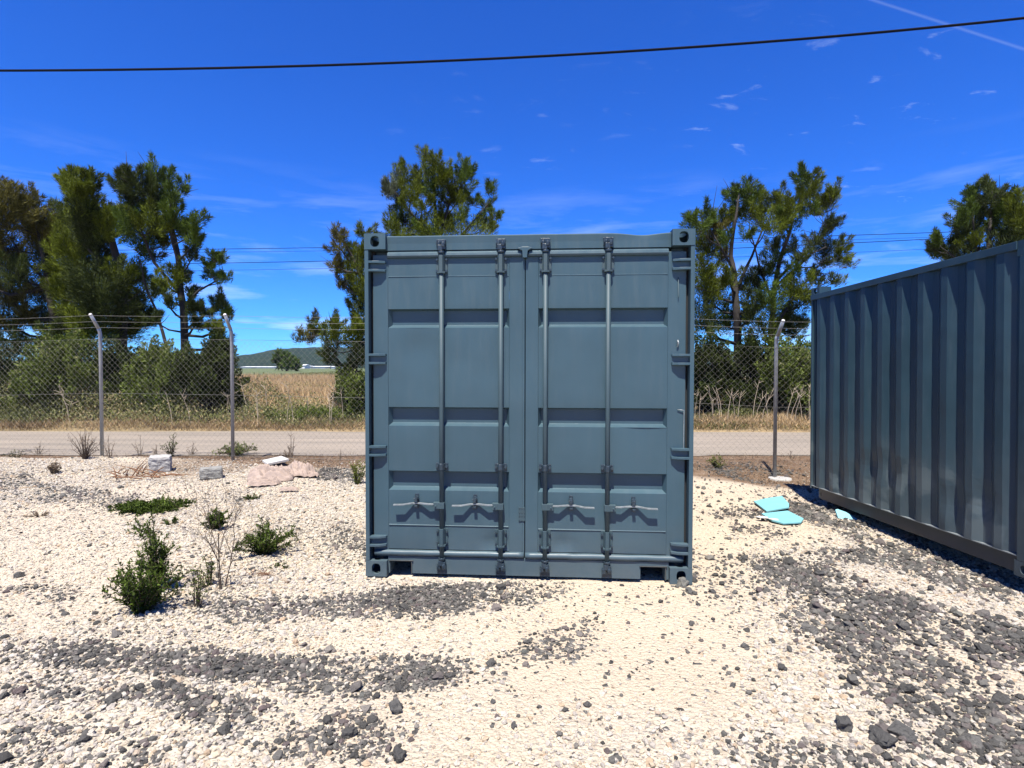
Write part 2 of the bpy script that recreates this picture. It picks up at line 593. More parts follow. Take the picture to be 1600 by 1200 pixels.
xs_n = grid_axis([(-3000, -600, 400), (-600, -100, 70), (-100, -22, 8), (-22, -11, 0.5), (-11, 11, 0.055), (11, 22, 0.5), (22, 100, 8), (100, 600, 70), (600, 3001, 400)])
ys_n = grid_axis([(-1500, -100, 200), (-100, -10, 15), (-10, 1, 0.6), (1, 10.4, 0.055), (10.4, 16, 0.35), (16, 60, 2), (60, 400, 20), (400, 4001, 400)])
XX, YY = np.meshgrid(xs_n, ys_n)
ZZ = hgt(XX, YY) - np.where(YY > 14.3, 0.12, 0.0)
nx, ny = len(xs_n), len(ys_n)
idx = np.arange(nx * ny).reshape(ny, nx)
faces = np.stack([idx[:-1, :-1], idx[:-1, 1:], idx[1:, 1:], idx[1:, :-1]], -1).reshape(-1, 4)
verts = np.stack([XX, YY, ZZ], -1).reshape(-1, 3)

m_ground, n, l, b = new_mat('gravel_ground')
t = n.new('ShaderNodeTexCoord')
a_d = nd(n, 'ShaderNodeAttribute', attribute_name='dark')
a_e = nd(n, 'ShaderNodeAttribute', attribute_name='earth')
a_f = nd(n, 'ShaderNodeAttribute', attribute_name='fine')
n1 = nd(n, 'ShaderNodeTexNoise', Scale=0.8, Detail=9.0, Roughness=0.65)
l.new(t.outputs['Object'], n1.inputs['Vector'])
pale = ramp(n, l, n1.outputs[0], [(0.28, (0.438, 0.394, 0.336)), (0.5, (0.482, 0.427, 0.336)), (0.72, (0.474, 0.402, 0.292))])
vo = nd(n, 'ShaderNodeTexVoronoi', Scale=42.0, Randomness=1.0)
l.new(t.outputs['Object'], vo.inputs['Vector'])
sepc = n.new('ShaderNodeSeparateColor')
l.new(vo.outputs['Color'], sepc.inputs[0])
cellv = ramp(n, l, sepc.outputs[0], [(0.0, (0.70, 0.67, 0.66)), (0.35, (0.98, 0.97, 0.96)), (1.0, (1.12, 1.1, 1.06))])
pale = mixc(n, l, 0.8, pale, cellv, 'MULTIPLY')
darkc = ramp(n, l, sepc.outputs[1], [(0.0, (0.0495, 0.0473, 0.044)), (0.6, (0.11, 0.105, 0.0968)), (1.0, (0.187, 0.176, 0.16))])
fn = nd(n, 'ShaderNodeTexNoise', Scale=70.0, Detail=6.0, Roughness=0.8)
l.new(t.outputs['Object'], fn.inputs['Vector'])
sand = ramp(n, l, fn.outputs[0], [(0.33, (0.20, 0.165, 0.13)), (0.43, (0.43, 0.355, 0.262)), (0.7, (0.50, 0.42, 0.315))])
fm = nd(n, 'ShaderNodeMath', operation='MULTIPLY')
l.new(a_f.outputs['Fac'], fm.inputs[0])
fm.inputs[1].default_value = 0.9
pale = mixc(n, l, fm.outputs[0], pale, sand)
dth = nd(n, 'ShaderNodeMath', operation='LESS_THAN')          # whole cells are either pale or dark
l.new(sepc.outputs[2], dth.inputs[0])
l.new(a_d.outputs['Fac'], dth.inputs[1])
col = mixc(n, l, dth.outputs[0], pale, darkc)
n3 = nd(n, 'ShaderNodeTexNoise', Scale=3.5, Detail=8.0, Roughness=0.7)
l.new(t.outputs['Object'], n3.inputs['Vector'])
earth = ramp(n, l, n3.outputs[0], [(0.3, (0.0876, 0.0526, 0.0307)), (0.5, (0.146, 0.0949, 0.0584)), (0.7, (0.212, 0.153, 0.106))])
col = mixc(n, l, a_e.outputs['Fac'], col, earth)
l.new(col, b.inputs['Base Color'])
b.inputs['Roughness'].default_value = 0.95
b.inputs['Specular IOR Level'].default_value = 0.15
vo2 = nd(n, 'ShaderNodeTexVoronoi', Scale=85.0)
l.new(t.outputs['Object'], vo2.inputs['Vector'])
nb = nd(n, 'ShaderNodeTexNoise', Scale=60.0, Detail=8.0, Roughness=0.75)
l.new(t.outputs['Object'], nb.inputs['Vector'])
ad = nd(n, 'ShaderNodeMath', operation='MULTIPLY_ADD')
l.new(vo.outputs['Distance'], ad.inputs[0])
ad.inputs[1].default_value = -1.0
l.new(nb.outputs[0], ad.inputs[2])
ad2 = nd(n, 'ShaderNodeMath', operation='MULTIPLY_ADD')
l.new(vo2.outputs['Distance'], ad2.inputs[0])
ad2.inputs[1].default_value = -0.6
l.new(ad.outputs[0], ad2.inputs[2])
bp = nd(n, 'ShaderNodeBump', Strength=0.9, Distance=0.016)
l.new(ad2.outputs[0], bp.inputs['Height'])
l.new(bp.outputs[0], b.inputs['Normal'])

ground = mesh_np('ground', verts, faces, m_ground, smooth_shade=True)
tag(ground, kind='structure')
xf, yf = XX.ravel(), YY.ravel()


def earthiness(x, y):
    # soil shows along the fence; the gravel edge runs nearer on the right
    edge = 9.0 - 0.9 * smooth(-2, 4, x) + 0.35 * vnoise(x, y, 0.8, 31) + 0.25 * vnoise(x, y, 3, 32)
    edge = edge + 0.7 * smooth(5.0, 6.5, -x)
    e = smooth(-0.25, 0.25, y - edge)
    e = np.maximum(e, np.where((x > -4.2) & (x < -2.2), smooth(0.25, 0.8, vnoise(x, y, 1.3, 33)) * smooth(7.4, 8.3, y), 0))
    e = np.maximum(e, np.where((x < -4.2) & (x > -6.5), 0.8 * smooth(0.2, 0.7, vnoise(x, y, 1.1, 36)) * smooth(7.6, 8.6, y), 0))
    e = np.maximum(e, np.where((x > 3.0) & (x < 4.4), 0.8 * smooth(0.1, 0.7, vnoise(x, y, 1.6, 37)) * smooth(6.8, 7.6, y), 0))
    return e


def finep(x, y):
    """1 where the gravel is beaten to fine grit"""
    q = x / np.maximum(y, 0.5)
    f = smooth(-0.08, 0.12, q) * (1 - smooth(0.36, 0.50, q)) * smooth(2.0, 2.7, y + 0.3 * vnoise(x, y, 1.5, 83))
    f = np.maximum(f, smooth(0.15, 0.35, q) * (1 - smooth(0.50, 0.62, q)) * smooth(4.6, 5.4, y))
    g = smooth(-0.15, 0.45, vnoise(x, y, 0.7, 81)) * 0.55
    return np.clip(f * 0.95 + g, 0, 0.97)


def set_attr(o, name, vals):
    a = o.data.attributes.new(name, 'FLOAT', 'POINT')
    a.data.foreach_set('value', np.asarray(vals, np.float32))


set_attr(ground, 'dark', darkness(xf, yf) * 0.95)
set_attr(ground, 'earth', earthiness(xf, yf))
set_attr(ground, 'fine', finep(xf, yf))

# ------------------------------------------------------------------ road
m_road, n, l, b = new_mat('road_surface')
t = n.new('ShaderNodeTexCoord')
mp = nd(n, 'ShaderNodeMapping', Scale=(0.12, 1.6, 1.0))
l.new(t.outputs['Object'], mp.inputs[0])
n1 = nd(n, 'ShaderNodeTexNoise', Scale=1.6, Detail=8.0, Roughness=0.65)
l.new(mp.outputs[0], n1.inputs['Vector'])
n2 = nd(n, 'ShaderNodeTexNoise', Scale=30.0, Detail=6.0, Roughness=0.8)
l.new(t.outputs['Object'], n2.inputs['Vector'])
c = ramp(n, l, n1.outputs[0], [(0.3, (0.16, 0.14, 0.116)), (0.5, (0.21, 0.18, 0.146)), (0.7, (0.259, 0.218, 0.174))])
sp = ramp(n, l, n2.outputs[0], [(0.3, (0.72,) * 3), (0.65, (1.12,) * 3)])
l.new(mixc(n, l, 1.0, c, sp, 'MULTIPLY'), b.inputs['Base Color'])
b.inputs['Roughness'].default_value = 0.9
b.inputs['Specular IOR Level'].default_value = 0.2
bp = nd(n, 'ShaderNodeBump', Strength=0.5, Distance=0.02)
l.new(n2.outputs[0], bp.inputs['Height'])
l.new(bp.outputs[0], b.inputs['Normal'])
rx_ = np.linspace(-80, 80, 641)
rt_ = np.linspace(0, 1, 12)
near_e = 10.25 + 0.10 * vnoise(rx_, rx_ * 0, 0.9, 41) + 0.05 * vnoise(rx_, rx_ * 0, 3, 42)
far_e = 14.25 + 0.10 * vnoise(rx_, rx_ * 0, 0.7, 43)
RX = np.repeat(rx_[None], 12, 0)
RY = near_e[None] + (far_e - near_e)[None] * rt_[:, None]
RZ = -0.02 + 0.012 + 0.03 * np.sin(rt_[:, None] * math.pi) + 0 * RX
i2 = np.arange(RX.size).reshape(RX.shape)
rf = np.stack([i2[:-1, :-1], i2[:-1, 1:], i2[1:, 1:], i2[1:, :-1]], -1).reshape(-1, 4)
road = mesh_np('road', np.stack([RX, RY, RZ], -1).reshape(-1, 3), rf, m_road, smooth_shade=True)
tag(road, kind='structure')

# ------------------------------------------------------------------ field beyond the road
m_field, n, l, b = new_mat('field_soil')
t = n.new('ShaderNodeTexCoord')
mp = nd(n, 'ShaderNodeMapping', Scale=(0.25, 1.0, 1.0))
l.new(t.outputs['Object'], mp.inputs[0])
n1 = nd(n, 'ShaderNodeTexNoise', Scale=0.06, Detail=8.0, Roughness=0.6)
l.new(mp.outputs[0], n1.inputs['Vector'])
n2 = nd(n, 'ShaderNodeTexNoise', Scale=1.5, Detail=8.0, Roughness=0.75)
l.new(t.outputs['Object'], n2.inputs['Vector'])
c = ramp(n, l, n1.outputs[0], [(0.30, (0.0876, 0.0949, 0.0328)), (0.40, (0.219, 0.168, 0.0803)), (0.55, (0.321, 0.234, 0.124))])
s = n.new('ShaderNodeSeparateXYZ')
l.new(t.outputs['Object'], s.inputs[0])
farm = nd(n, 'ShaderNodeMapRange')
farm.inputs['From Min'].default_value = 60
farm.inputs['From Max'].default_value = 75
l.new(s.outputs['Y'], farm.inputs['Value'])
c = mixc(n, l, farm.outputs[0], c, (0.0803, 0.102, 0.0328))
l.new(mixc(n, l, 1.0, c, ramp(n, l, n2.outputs[0], [(0.3, (0.6,) * 3), (0.7, (1.2,) * 3)]), 'MULTIPLY'), b.inputs['Base Color'])
b.inputs['Roughness'].default_value = 0.95
bp = nd(n, 'ShaderNodeBump', Strength=0.8, Distance=0.2)
l.new(n2.outputs[0], bp.inputs['Height'])
l.new(bp.outputs[0], b.inputs['Normal'])
fx_ = grid_axis([(-1500, -300, 100), (-300, -50, 25), (-50, 50, 0.7), (50, 300, 25), (300, 1501, 100)])
fy_ = grid_axis([(14.2, 22, 0.35), (22, 60, 1.5), (60, 200, 10), (200, 1300, 60)])
FX, FY = np.meshgrid(fx_, fy_)
FY = FY + np.where(FY < 14.3, 0.12 * vnoise(FX, FX * 0, 0.9, 44), 0)
FZ = hgt(FX, FY) + 0.01
i2 = np.arange(FX.size).reshape(FX.shape)
ff = np.stack([i2[:-1, :-1], i2[:-1, 1:], i2[1:, 1:], i2[1:, :-1]], -1).reshape(-1, 4)
field = mesh_np('field', np.stack([FX, FY, FZ], -1).reshape(-1, 3), ff, m_field, smooth_shade=True)
tag(field, kind='structure')

# ------------------------------------------------------------------ wooded hill
m_hill, n, l, b = new_mat('wooded_hill')
t = n.new('ShaderNodeTexCoord')
n1 = nd(n, 'ShaderNodeTexNoise', Scale=0.012, Detail=9.0, Roughness=0.7)
l.new(t.outputs['Object'], n1.inputs['Vector'])
n2 = nd(n, 'ShaderNodeTexNoise', Scale=0.12, Detail=6.0, Roughness=0.7)
l.new(t.outputs['Object'], n2.inputs['Vector'])
c = ramp(n, l, n1.outputs[0], [(0.35, (0.009, 0.018, 0.013)), (0.6, (0.017, 0.029, 0.017)), (0.74, (0.05, 0.05, 0.03))])
l.new(mixc(n, l, 1.0, c, ramp(n, l, n2.outputs[0], [(0.35, (0.55,) * 3), (0.65, (1.3,) * 3)]), 'MULTIPLY'), b.inputs['Base Color'])
b.inputs['Roughness'].default_value = 1.0
b.inputs['Specular IOR Level'].default_value = 0.05
bp = nd(n, 'ShaderNodeBump', Strength=1.0, Distance=4.0)
l.new(n2.outputs[0], bp.inputs['Height'])
l.new(bp.outputs[0], b.inputs['Normal'])
HY = 640.0
kx = np.array([-900, 0, 200, 300, 400, 425, 450, 480, 530, 600, 700, 850, 1000, 1150, 1300, 1500, 2500.])
ky = np.array([571, 566, 562, 559, 557, 553, 548, 544.5, 542.5, 541, 543, 549, 552, 556, 560, 565, 572.])
hx = grid_axis([(-1300, 1301, 5.0)])
hy = np.arange(430, 900, 10.0)
HXg, HYg = np.meshgrid(hx, hy)
ridge = np.interp(hx / HY * F_PX + 800, kx, ky)
ridge = (HOR - ridge) / F_PX * HY + CAM_H
bell = np.exp(-((HYg - HY) / 110.0) ** 2)
HZg = (ridge[None] - 2) * bell + 2.0 + (vnoise(HXg, HYg, 1 / 14., 51) * 1.2 + vnoise(HXg, HYg, 1 / 6., 52) * 0.8 + 3.5 * vnoise(HXg, HYg, 1 / 70., 53) * bell) * smooth(0.04, 0.5, bell)
i2 = np.arange(HXg.size).reshape(HXg.shape)
ff = np.stack([i2[:-1, :-1], i2[:-1, 1:], i2[1:, 1:], i2[1:, :-1]], -1).reshape(-1, 4)
hill = mesh_np('hill', np.stack([HXg, HYg, HZg], -1).reshape(-1, 3), ff, m_hill)
tag(hill, kind='structure')

# ------------------------------------------------------------------ air
m_haze = bpy.data.materials.new('haze')
m_haze.use_nodes = True
m_haze.node_tree.nodes.clear()
hz_o = m_haze.node_tree.nodes.new('ShaderNodeOutputMaterial')
hz_v = m_haze.node_tree.nodes.new('ShaderNodeVolumePrincipled')
hz_v.inputs['Color'].default_value = (0.62, 0.82, 1.0, 1)
hz_v.inputs['Density'].default_value = 0.00011
m_haze.node_tree.links.new(hz_v.outputs[0], hz_o.inputs['Volume'])
haze = MB().box(-3300, 3300, -1800, 4300, -3.0, 40.0).build('haze', m_haze)
tag(haze, 'thin summer haze over the plain', kind='stuff')

# ------------------------------------------------------------------ far white sheds


def shed(px0, px1, ytop, Y, depth, label, gable=False):
    a, bb = P(px0, 580, Y), P(px1, 580, Y)
    z0 = gz(a.x, Y) - 0.3
    zt = P(px0, ytop, Y).z
    o = empty('farm_shed', ((a.x + bb.x) / 2, Y, z0))
    w = (bb.x - a.x) / 2
    h = zt - z0
    wall_h = h * 0.8
    MB().box(-w, w, 0, depth, 0, wall_h).build('wall', M_bwhite, o)
    ov = 0.3
    MB().prism([(-ov, wall_h + .003), (depth + ov, wall_h + .003), (depth / 2, h)], 'x', -w - ov, w + ov).build('roof', M_bwhite if not gable else M_shedgrey, o)
    if w > 4:
        k = int(w * 2 / 9)
        for i in range(k):
            xx = -w + (i + 0.5) * 2 * w / k
            MB().box(xx - 1.0, xx + 1.0, -0.05, -0.005, 0.6, wall_h * 0.75).build('door', M_shedgrey, o)
    else:
        MB().box(-w * 0.5, -w * 0.1, -0.05, -0.005, h * 0.35, h * 0.6).build('window', M_inside, o)
    tag(o, label, 'shed', 'white sheds at the far end of the field')


shed(376, 456, 572.8, 235, 12, 'long low white shed far away at the left, left of the leaning field tree')
shed(466, 476, 569.5, 228, 6, 'tallest and narrowest white shed, boxy, right of the leaning field tree')
shed(477, 485, 571.5, 240, 6, 'small grey roofed shed wedged between the white box shed and the long one', True)
shed(486, 536, 572.2, 236, 12, 'long low white shed nearest the blue container, below the hill')

# ------------------------------------------------------------------ shipping containers
W, H, LEN = 2.438, 2.591, 2.991


def hole_face(mb, cu, cv, hu, hv, ru, rv, mapf, depth_dir, N=20, pw=2.6, th=0.028):
    """rectangle (centre, half sizes) with a rounded hole and its inner wall; mapf(u,v,d) -> point"""
    outer, inner, inner2 = [], [], []
    for k in range(N):
        t_ = 2 * math.pi * (k + 0.5) / N
        c_, s_ = math.cos(t_), math.sin(t_)
        m_ = max(abs(c_), abs(s_))
        outer.append(mapf(cu + c_ / m_ * hu, cv + s_ / m_ * hv, 0))
        u = cu + math.copysign(abs(c_) ** (2 / pw), c_) * ru
        v = cv + math.copysign(abs(s_) ** (2 / pw), s_) * rv
        inner.append(mapf(u, v, 0))
        inner2.append(mapf(u, v, th))
    fs = []
    for k in range(N):
        j = (k + 1) % N
        fs.append((k, j, N + j, N + k))
        fs.append((N + k, N + j, 2 * N + j, 2 * N + k))
    # corner triangles so that the rectangle stays square
    vs = outer + inner + inner2
    for su in (-1, 1):
        for sv in (-1, 1):
            vs.append(mapf(cu + su * hu, cv + sv * hv, 0))
            ci = len(vs) - 1
            best = sorted(range(N), key=lambda q: (Vector(outer[q]) - Vector(vs[ci])).length)[:2]
            fs.append((best[0], best[1], ci))
    mb.add(vs, fs)


def casting(parent, x0, y0, z0, sx, sy, sz, ox, oy, name='corner_casting', mat=None):
    """corner casting box; ox/oy = which x and y sides face outward (-1 or 1)"""
    mb = MB()
    x1, y1, z1 = x0 + sx, y0 + sy, z0 + sz
    cx, cy, cz = (x0 + x1) / 2, (y0 + y1) / 2, (z0 + z1) / 2
    yo = y0 if oy < 0 else y1
    xo = x0 if ox < 0 else x1
    yi = y1 if oy < 0 else y0
    xi = x1 if ox < 0 else x0
    hole_face(mb, cx, cz, sx / 2, sz / 2, 0.034, 0.041, lambda u, v, d: (u, yo - oy * d, v), 1)
    hole_face(mb, cy, cz, sy / 2, sz / 2, 0.038, 0.034, lambda u, v, d: (xo - ox * d, u, v), 1)
    hole_face(mb, cx, cy, sx / 2, sy / 2, 0.032, 0.060, lambda u, v, d: (u, v, z1 - d), 1)
    mb.add([(x0, y0, z0), (x1, y0, z0), (x1, y1, z0), (x0, y1, z0)], [(0, 1, 2, 3)])
    mb.add([(x0, yi, z0), (x1, yi, z0), (x1, yi, z1), (x0, yi, z1)], [(0, 1, 2, 3)])
    mb.add([(xi, y0, z0), (xi, y1, z0), (xi, y1, z1), (xi, y0, z1)], [(0, 1, 2, 3)])
    bm_o = mb.build(name, mat or M_paint, parent, fix=False)
    bm = bmesh.new()
    bm.from_mesh(bm_o.data)
    bmesh.ops.remove_doubles(bm, verts=bm.verts, dist=0.0005)
    bm.to_mesh(bm_o.data)
    bm.free()
    return bm_o


def corrugated(parent, x, y0, y1, z0, z1, outsign, mat, name='side_wall', phase=0.0, dents=(), pitch=0.278):
    """corrugated side wall in the plane x, running along y; depth goes inward"""
    dp_ = 0.038
    rel = [(0, 0), (0.070, 0), (0.138, dp_), (0.208, dp_)]
    pts = []
    yy = y0 + phase
    if phase > 0:
        pts += [(y0, dp_), (max(y0 + 0.004, yy - 0.070), dp_)]
    sc = pitch / 0.278
    while yy < y1:
        for a, dd in rel:
            if y0 <= yy + a * sc <= y1:
                pts.append((yy + a * sc, dd))
        yy += pitch
    pts.append((y1, pts[-1][1]))
    nz = 40
    vs, fs = [], []
    for i in range(nz + 1):
        z = z0 + (z1 - z0) * i / nz
        for (yy, dd) in pts:
            off = dd
            for (dy_, dz_, rr, am) in dents:
                q = ((yy - dy_) ** 2 + (z - dz_) ** 2) / rr ** 2
                if q < 1:
                    off += 0.85 * am * (1 - q) ** 2
            off += 0.0035 * mnoise.noise((yy * 2.1, z * 2.3, x)) * (1 if z < 2 else 0.3)
            if i == 0:
                off -= 0.004 * mnoise.noise((yy * 3, 1.7, 4.0))
            vs.append((x - outsign * off, yy, z))
    m_ = len(pts)
    for i in range(nz):
        for k in range(m_ - 1):
            fs.append((i * m_ + k, i * m_ + k + 1, (i + 1) * m_ + k + 1, (i + 1) * m_ + k))
    return MB().add(vs, fs).build(name, mat, parent, fix=False)


def container_body(root, paint, rail, front_doors=True, cast_h=0.118, dents=(), rear_raise=0.0, corr_pitch=0.278, raise_rear_only=False):
    """castings, posts, rails, corrugated sides, roof, rear wall; local x 0..W, y 0 (door end) .. LEN, z 0..H"""
    cs = 0.162
    for ix, x0 in ((-1, 0), (1, W - cs)):
        for iy, y0 in ((-1, 0), (1, LEN - 0.178)):
            casting(root, x0, y0, 0, cs, 0.178, cast_h, ix, iy, mat=paint)
            zt = H - cast_h
            casting(root, x0, y0, zt + (rear_raise if (iy == 1) else 0), cs, 0.178, cast_h, ix, iy, mat=paint)
    return root


BOLT_ME = []


def put_bolt(x, y, z, parent, sc=1.0, nm='bolt', mat=None):
    if not BOLT_ME:
        o = MB().tube([(0, -0.009, 0), (0, 0.009, 0)], 0.0088, 6, sm=False).build('bolt', M_gear)
        BOLT_ME.append(o.data)
        bpy.data.objects.remove(o)
    o = bpy.data.objects.new(nm, BOLT_ME[0])
    COL.objects.link(o)
    o.parent = parent
    o.location = (x, y, z)
    o.scale = (sc, sc, sc)
    return o


def make_door(root, x0, x1, px0, px1, side, hinge_z, rods, label):
    """one door leaf. x0..x1 leaf, px0..px1 pressed panel, side -1 left / 1 right"""
    YF = 0.055                                           # door face behind the casting faces
    door = empty('door')
    door.parent = root
    if label: door['label'] = label
    # panel with three pressed horizontal recesses
    mb = MB()
    zs = [0.200, 0.652, 0.800, 1.144, 1.287, 1.888, 2.031, 2.413]
    d = 0.044
    NX = 24

    def wob(x, z):
        return YF + 0.0025 * mnoise.noise((x * 2.0, z * 1.7, side * 3.1 + 7)) - 0.0015

    def strip(za, zb, steps):
        vs, fs = [], []
        for i in range(steps + 1):
            z = za + (zb - za) * i / steps
            for k in range(NX + 1):
                x = px0 + (px1 - px0) * k / NX
                y = wob(x, z) if 0 < i < steps and 0 < k < NX else YF
                if side < 0:       # dent beside the lower rod
                    q = ((x - 0.98) / 0.16) ** 2 + ((z - 0.265) / 0.09) ** 2
                    if q < 1: y += 0.018 * (1 - q) ** 2
                    q = ((x - 0.40) / 0.20) ** 2 + ((z - 1.72) / 0.22) ** 2
                    if q < 1: y += 0.008 * (1 - q) ** 2
                else:
                    q = ((x - 1.50) / 0.14) ** 2 + ((z - 0.27) / 0.06) ** 2
                    if q < 1: y += 0.018 * (1 - q) ** 2
                    q = ((x - 2.10) / 0.22) ** 2 + ((z - 1.15) / 0.3) ** 2
                    if q < 1: y += 0.006 * (1 - q) ** 2
                vs.append((x, y, z))
        m_ = NX + 1
        for i in range(steps):
            for k in range(NX):
                fs.append((i * m_ + k, i * m_ + k + 1, (i + 1) * m_ + k + 1, (i + 1) * m_ + k))
        mb.add(vs, fs, True)
    flat = [(0.200, 0.652), (0.800, 1.144), (1.287, 1.888), (2.031, 2.413)]
    for za, zb in flat:
        strip(za, zb, max(4, int((zb - za) / 0.05)))
    for za, zb in ((0.652, 0.800), (1.144, 1.287), (1.888, 2.031)):
        ia, ib, ja, jb = px0 + 0.022, px1 - 0.022, za + 0.024, zb - 0.012
        vs = [(px0, YF, za), (px1, YF, za), (px1, YF, zb), (px0, YF, zb),
              (ia, YF + d, ja), (ib, YF + d, ja), (ib, YF + d, jb), (ia, YF + d, jb)]
        mb.add(vs, [(0, 1, 5, 4), (1, 2, 6, 5), (2, 3, 7, 6), (3, 0, 4, 7), (4, 5, 6, 7)])
    mb.build('panel', M_paint, door, fix=False)
    # stiles, rails
    fr = MB()
    fr.box(x0, px0 - 0.0005, YF - 0.003, YF + 0.05, 0.150, 2.44)
    fr.box(px1 + 0.0005, x1, YF - 0.003, YF + 0.05, 0.150, 2.44)
    fr.build('door_frame', M_paint, door, bevel=0.003)
    a, e = (px0 - 0.0, x1 - 0.022) if side < 0 else (x0 + 0.022, px1 + 0.0)
    tp = MB().prism([(YF - 0.001, 2.468), (0.031, 2.447), (0.027, 2.428), (0.034, 2.415), (YF - 0.001, 2.411)], 'x', a, e)
    tp.build('top_tube', M_paint, door, bevel=0.002)
    # folded crease lines pressed in the panel
    MB().prism([(YF - 0.0035, 2.277), (YF - 0.0035, 2.273), (YF + 0.002, 2.270), (YF + 0.002, 2.281)], 'x', px0 + 0.004, px1 - 0.004).build('crease', M_paint, door)
    zc0 = 0.385 if side < 0 else 0.372
    MB().prism([(YF + 0.002, zc0 + 0.006), (YF - 0.007, zc0), (YF - 0.006, zc0 - 0.004), (YF + 0.002, zc0 - 0.008)], 'x', px0 + 0.002, px1 - 0.004).build('crease', M_paint, door)
    # lower bulged tube, slightly beaten
    pts = []
    NB = 26
    xa, xb = (x0 + 0.01, x1 - 0.004) if side < 0 else (x0 + 0.0, x1 - 0.012)
    for k in range(NB + 1):
        x = xa + (xb - xa) * k / NB
        dz = 0.0 + 0.004 * mnoise.noise((x * 6, side, 2.2))
        if side > 0 and 1.36 < x < 1.62: dz += 0.008 * mnoise.noise((x * 16, 3, 1))
        pts.append((x, 0.047 + 0.003 * mnoise.noise((x * 5, 3, side)), 0.172 + dz))
    MB().tube(pts, 0.024, 10).build('bottom_tube', M_paint, door)
    # rubber edge beside the post
    gx0, gx1 = (x0 - 0.004, x0 - 0.0005) if side < 0 else (x1 + 0.0005, x1 + 0.004)
    MB().box(gx0, gx1, YF + 0.005, YF + 0.05, 0.15, 2.44).build('gasket', M_rubber, door)
    # hinges
    for hz in hinge_z:
        mb = MB()
        s_ = -1 if side < 0 else 1
        xo = 0.018 if side < 0 else W - 0.018            # pin
        xi = x0 + 0.105 if side < 0 else x1 - 0.105      # tip
        xm = x0 + 0.01 if side < 0 else x1 - 0.01
        # two curved lugs and the blade between them
        for zz, hh in ((hz + 0.031, 0.009), (hz - 0.032, 0.009)):
            poly = [(xo, 0.006), (xm, 0.004), ((xm + xi) / 2, 0.010), (xi - s_ * -0.004, 0.030), (xi, YF + 0.001), (xm, YF + 0.001), (xo, 0.04)]
            mb.prism(poly, 'z', zz - hh, zz + hh)
        mb.prism([(xo, 0.030), (xm, 0.030), (xi, YF - 0.008), (xi, YF + 0.001), (xm, YF + 0.002), (xo, 0.040)], 'z', hz - 0.023, hz + 0.022)
        hg = mb.build('hinge', M_paint, door, bevel=0.002)
        pn = MB().tube([(xo, 0.018, hz - 0.075), (xo, 0.018, hz + 0.072)], 0.0105, 10)
        pn.build('hinge_pin', M_rod, hg)
    # lock rods and their gear
    for (rx, hdir, hx0, hx1, keeperx) in rods:
        rod = MB().tube([(rx, 0.026, 0.10), (rx, 0.026, 2.50)], 0.0172, 14).build('lock_rod', M_rod, door)
        # long top and bottom bearing brackets with bolts
        for (za, zb, nb_) in ((2.290, 2.425, 4), (0.235, 0.370, 4)):
            g = MB()
            g.prism([(rx - 0.024, YF), (rx - 0.024, 0.030), (rx - 0.012, 0.004), (rx + 0.012, 0.004), (rx + 0.024, 0.030), (rx + 0.024, YF)], 'z', za, zb)
            g.box(rx - 0.043, rx + 0.043, YF - 0.009, YF - 0.0035, za + 0.004, zb - 0.004)
            g.prism([(rx - 0.030, YF), (rx - 0.030, 0.016), (rx, -0.001), (rx + 0.030, 0.016), (rx + 0.030, YF)], 'z', za, za + 0.014)
            bo = g.build('bearing_bracket', M_rod, rod, bevel=0.0015)
            for zz in (za + 0.022, zb - 0.028):
                for xx in (rx - 0.036, rx + 0.036):
                    put_bolt(xx, YF - 0.013, zz, rod)
        # guide bracket in the middle
        g = MB()
        zg = 0.840
        g.prism([(rx - 0.024, YF), (rx - 0.024, 0.020), (rx - 0.010, 0.003), (rx + 0.010, 0.003), (rx + 0.024, 0.020), (rx + 0.024, YF)], 'z', zg - 0.024, zg + 0.024)
        g.box(rx - 0.045, rx + 0.045, YF - 0.012, YF - 0.003, zg - 0.026, zg + 0.026)
        g.build('guide_bracket', M_gear, rod, bevel=0.002)
        for xx in (rx - 0.036, rx + 0.036):
            put_bolt(xx, YF - 0.019, zg, rod, 1.2)
        # cams on the rod ends
        for (zc_, up) in ((2.470, 1), (0.118, -1)):
            g = MB()
            g.tube([(rx, 0.026, zc_ - 0.030 * up), (rx, 0.026, zc_ - 0.014 * up)], 0.026, 12)
            g.box(rx - 0.024, rx + 0.010, 0.004, 0.048, min(zc_ - 0.01 * up, zc_ + 0.03 * up), max(zc_ - 0.01 * up, zc_ + 0.03 * up))
            g.tube([(rx - 0.018, 0.020, zc_ + 0.020 * up), (rx - 0.018, 0.020, zc_ + 0.056 * up)], 0.014, 10)
            g.tube([(rx + 0.016, 0.012, zc_ + 0.016 * up), (rx + 0.016, 0.012, zc_ + 0.052 * up)], 0.015, 10)
            g.box(rx - 0.004, rx + 0.030, 0.006, 0.044, min(zc_, zc_ + 0.022 * up), max(zc_, zc_ + 0.022 * up))
            g.build('cam', M_gear, rod, bevel=0.002)
        # handle with its hub and catch
        zh = 0.552 + (0.002 if side > 0 else 0)
        hs = -1 if hdir < 0 else 1
        hub = MB()
        hub.box(min(rx + hs * 0.018, rx + hs * 0.062), max(rx + hs * 0.018, rx + hs * 0.062), 0.008, 0.046, zh - 0.030, zh + 0.018)
        hub.box(rx - 0.022, rx + 0.022, 0.006, 0.047, zh - 0.030, zh + 0.018)
        hub.tube([(rx + hs * 0.044, 0.000, zh - 0.008), (rx + hs * 0.044, 0.010, zh - 0.008)], 0.006, 8)
        hb = hub.build('handle_hub', M_rod, rod, bevel=0.002)
        hl = MB()
        prof = [(0.058, 0.020), (0.10, 0.018), (0.165, 0.040), (0.225, 0.040), (0.295, 0.010), (0.365, 0.010)]   # distance from rod, depth
        wd = 0.022
        sag = [0, 0, 0.001, 0.001, -0.005, -0.007]
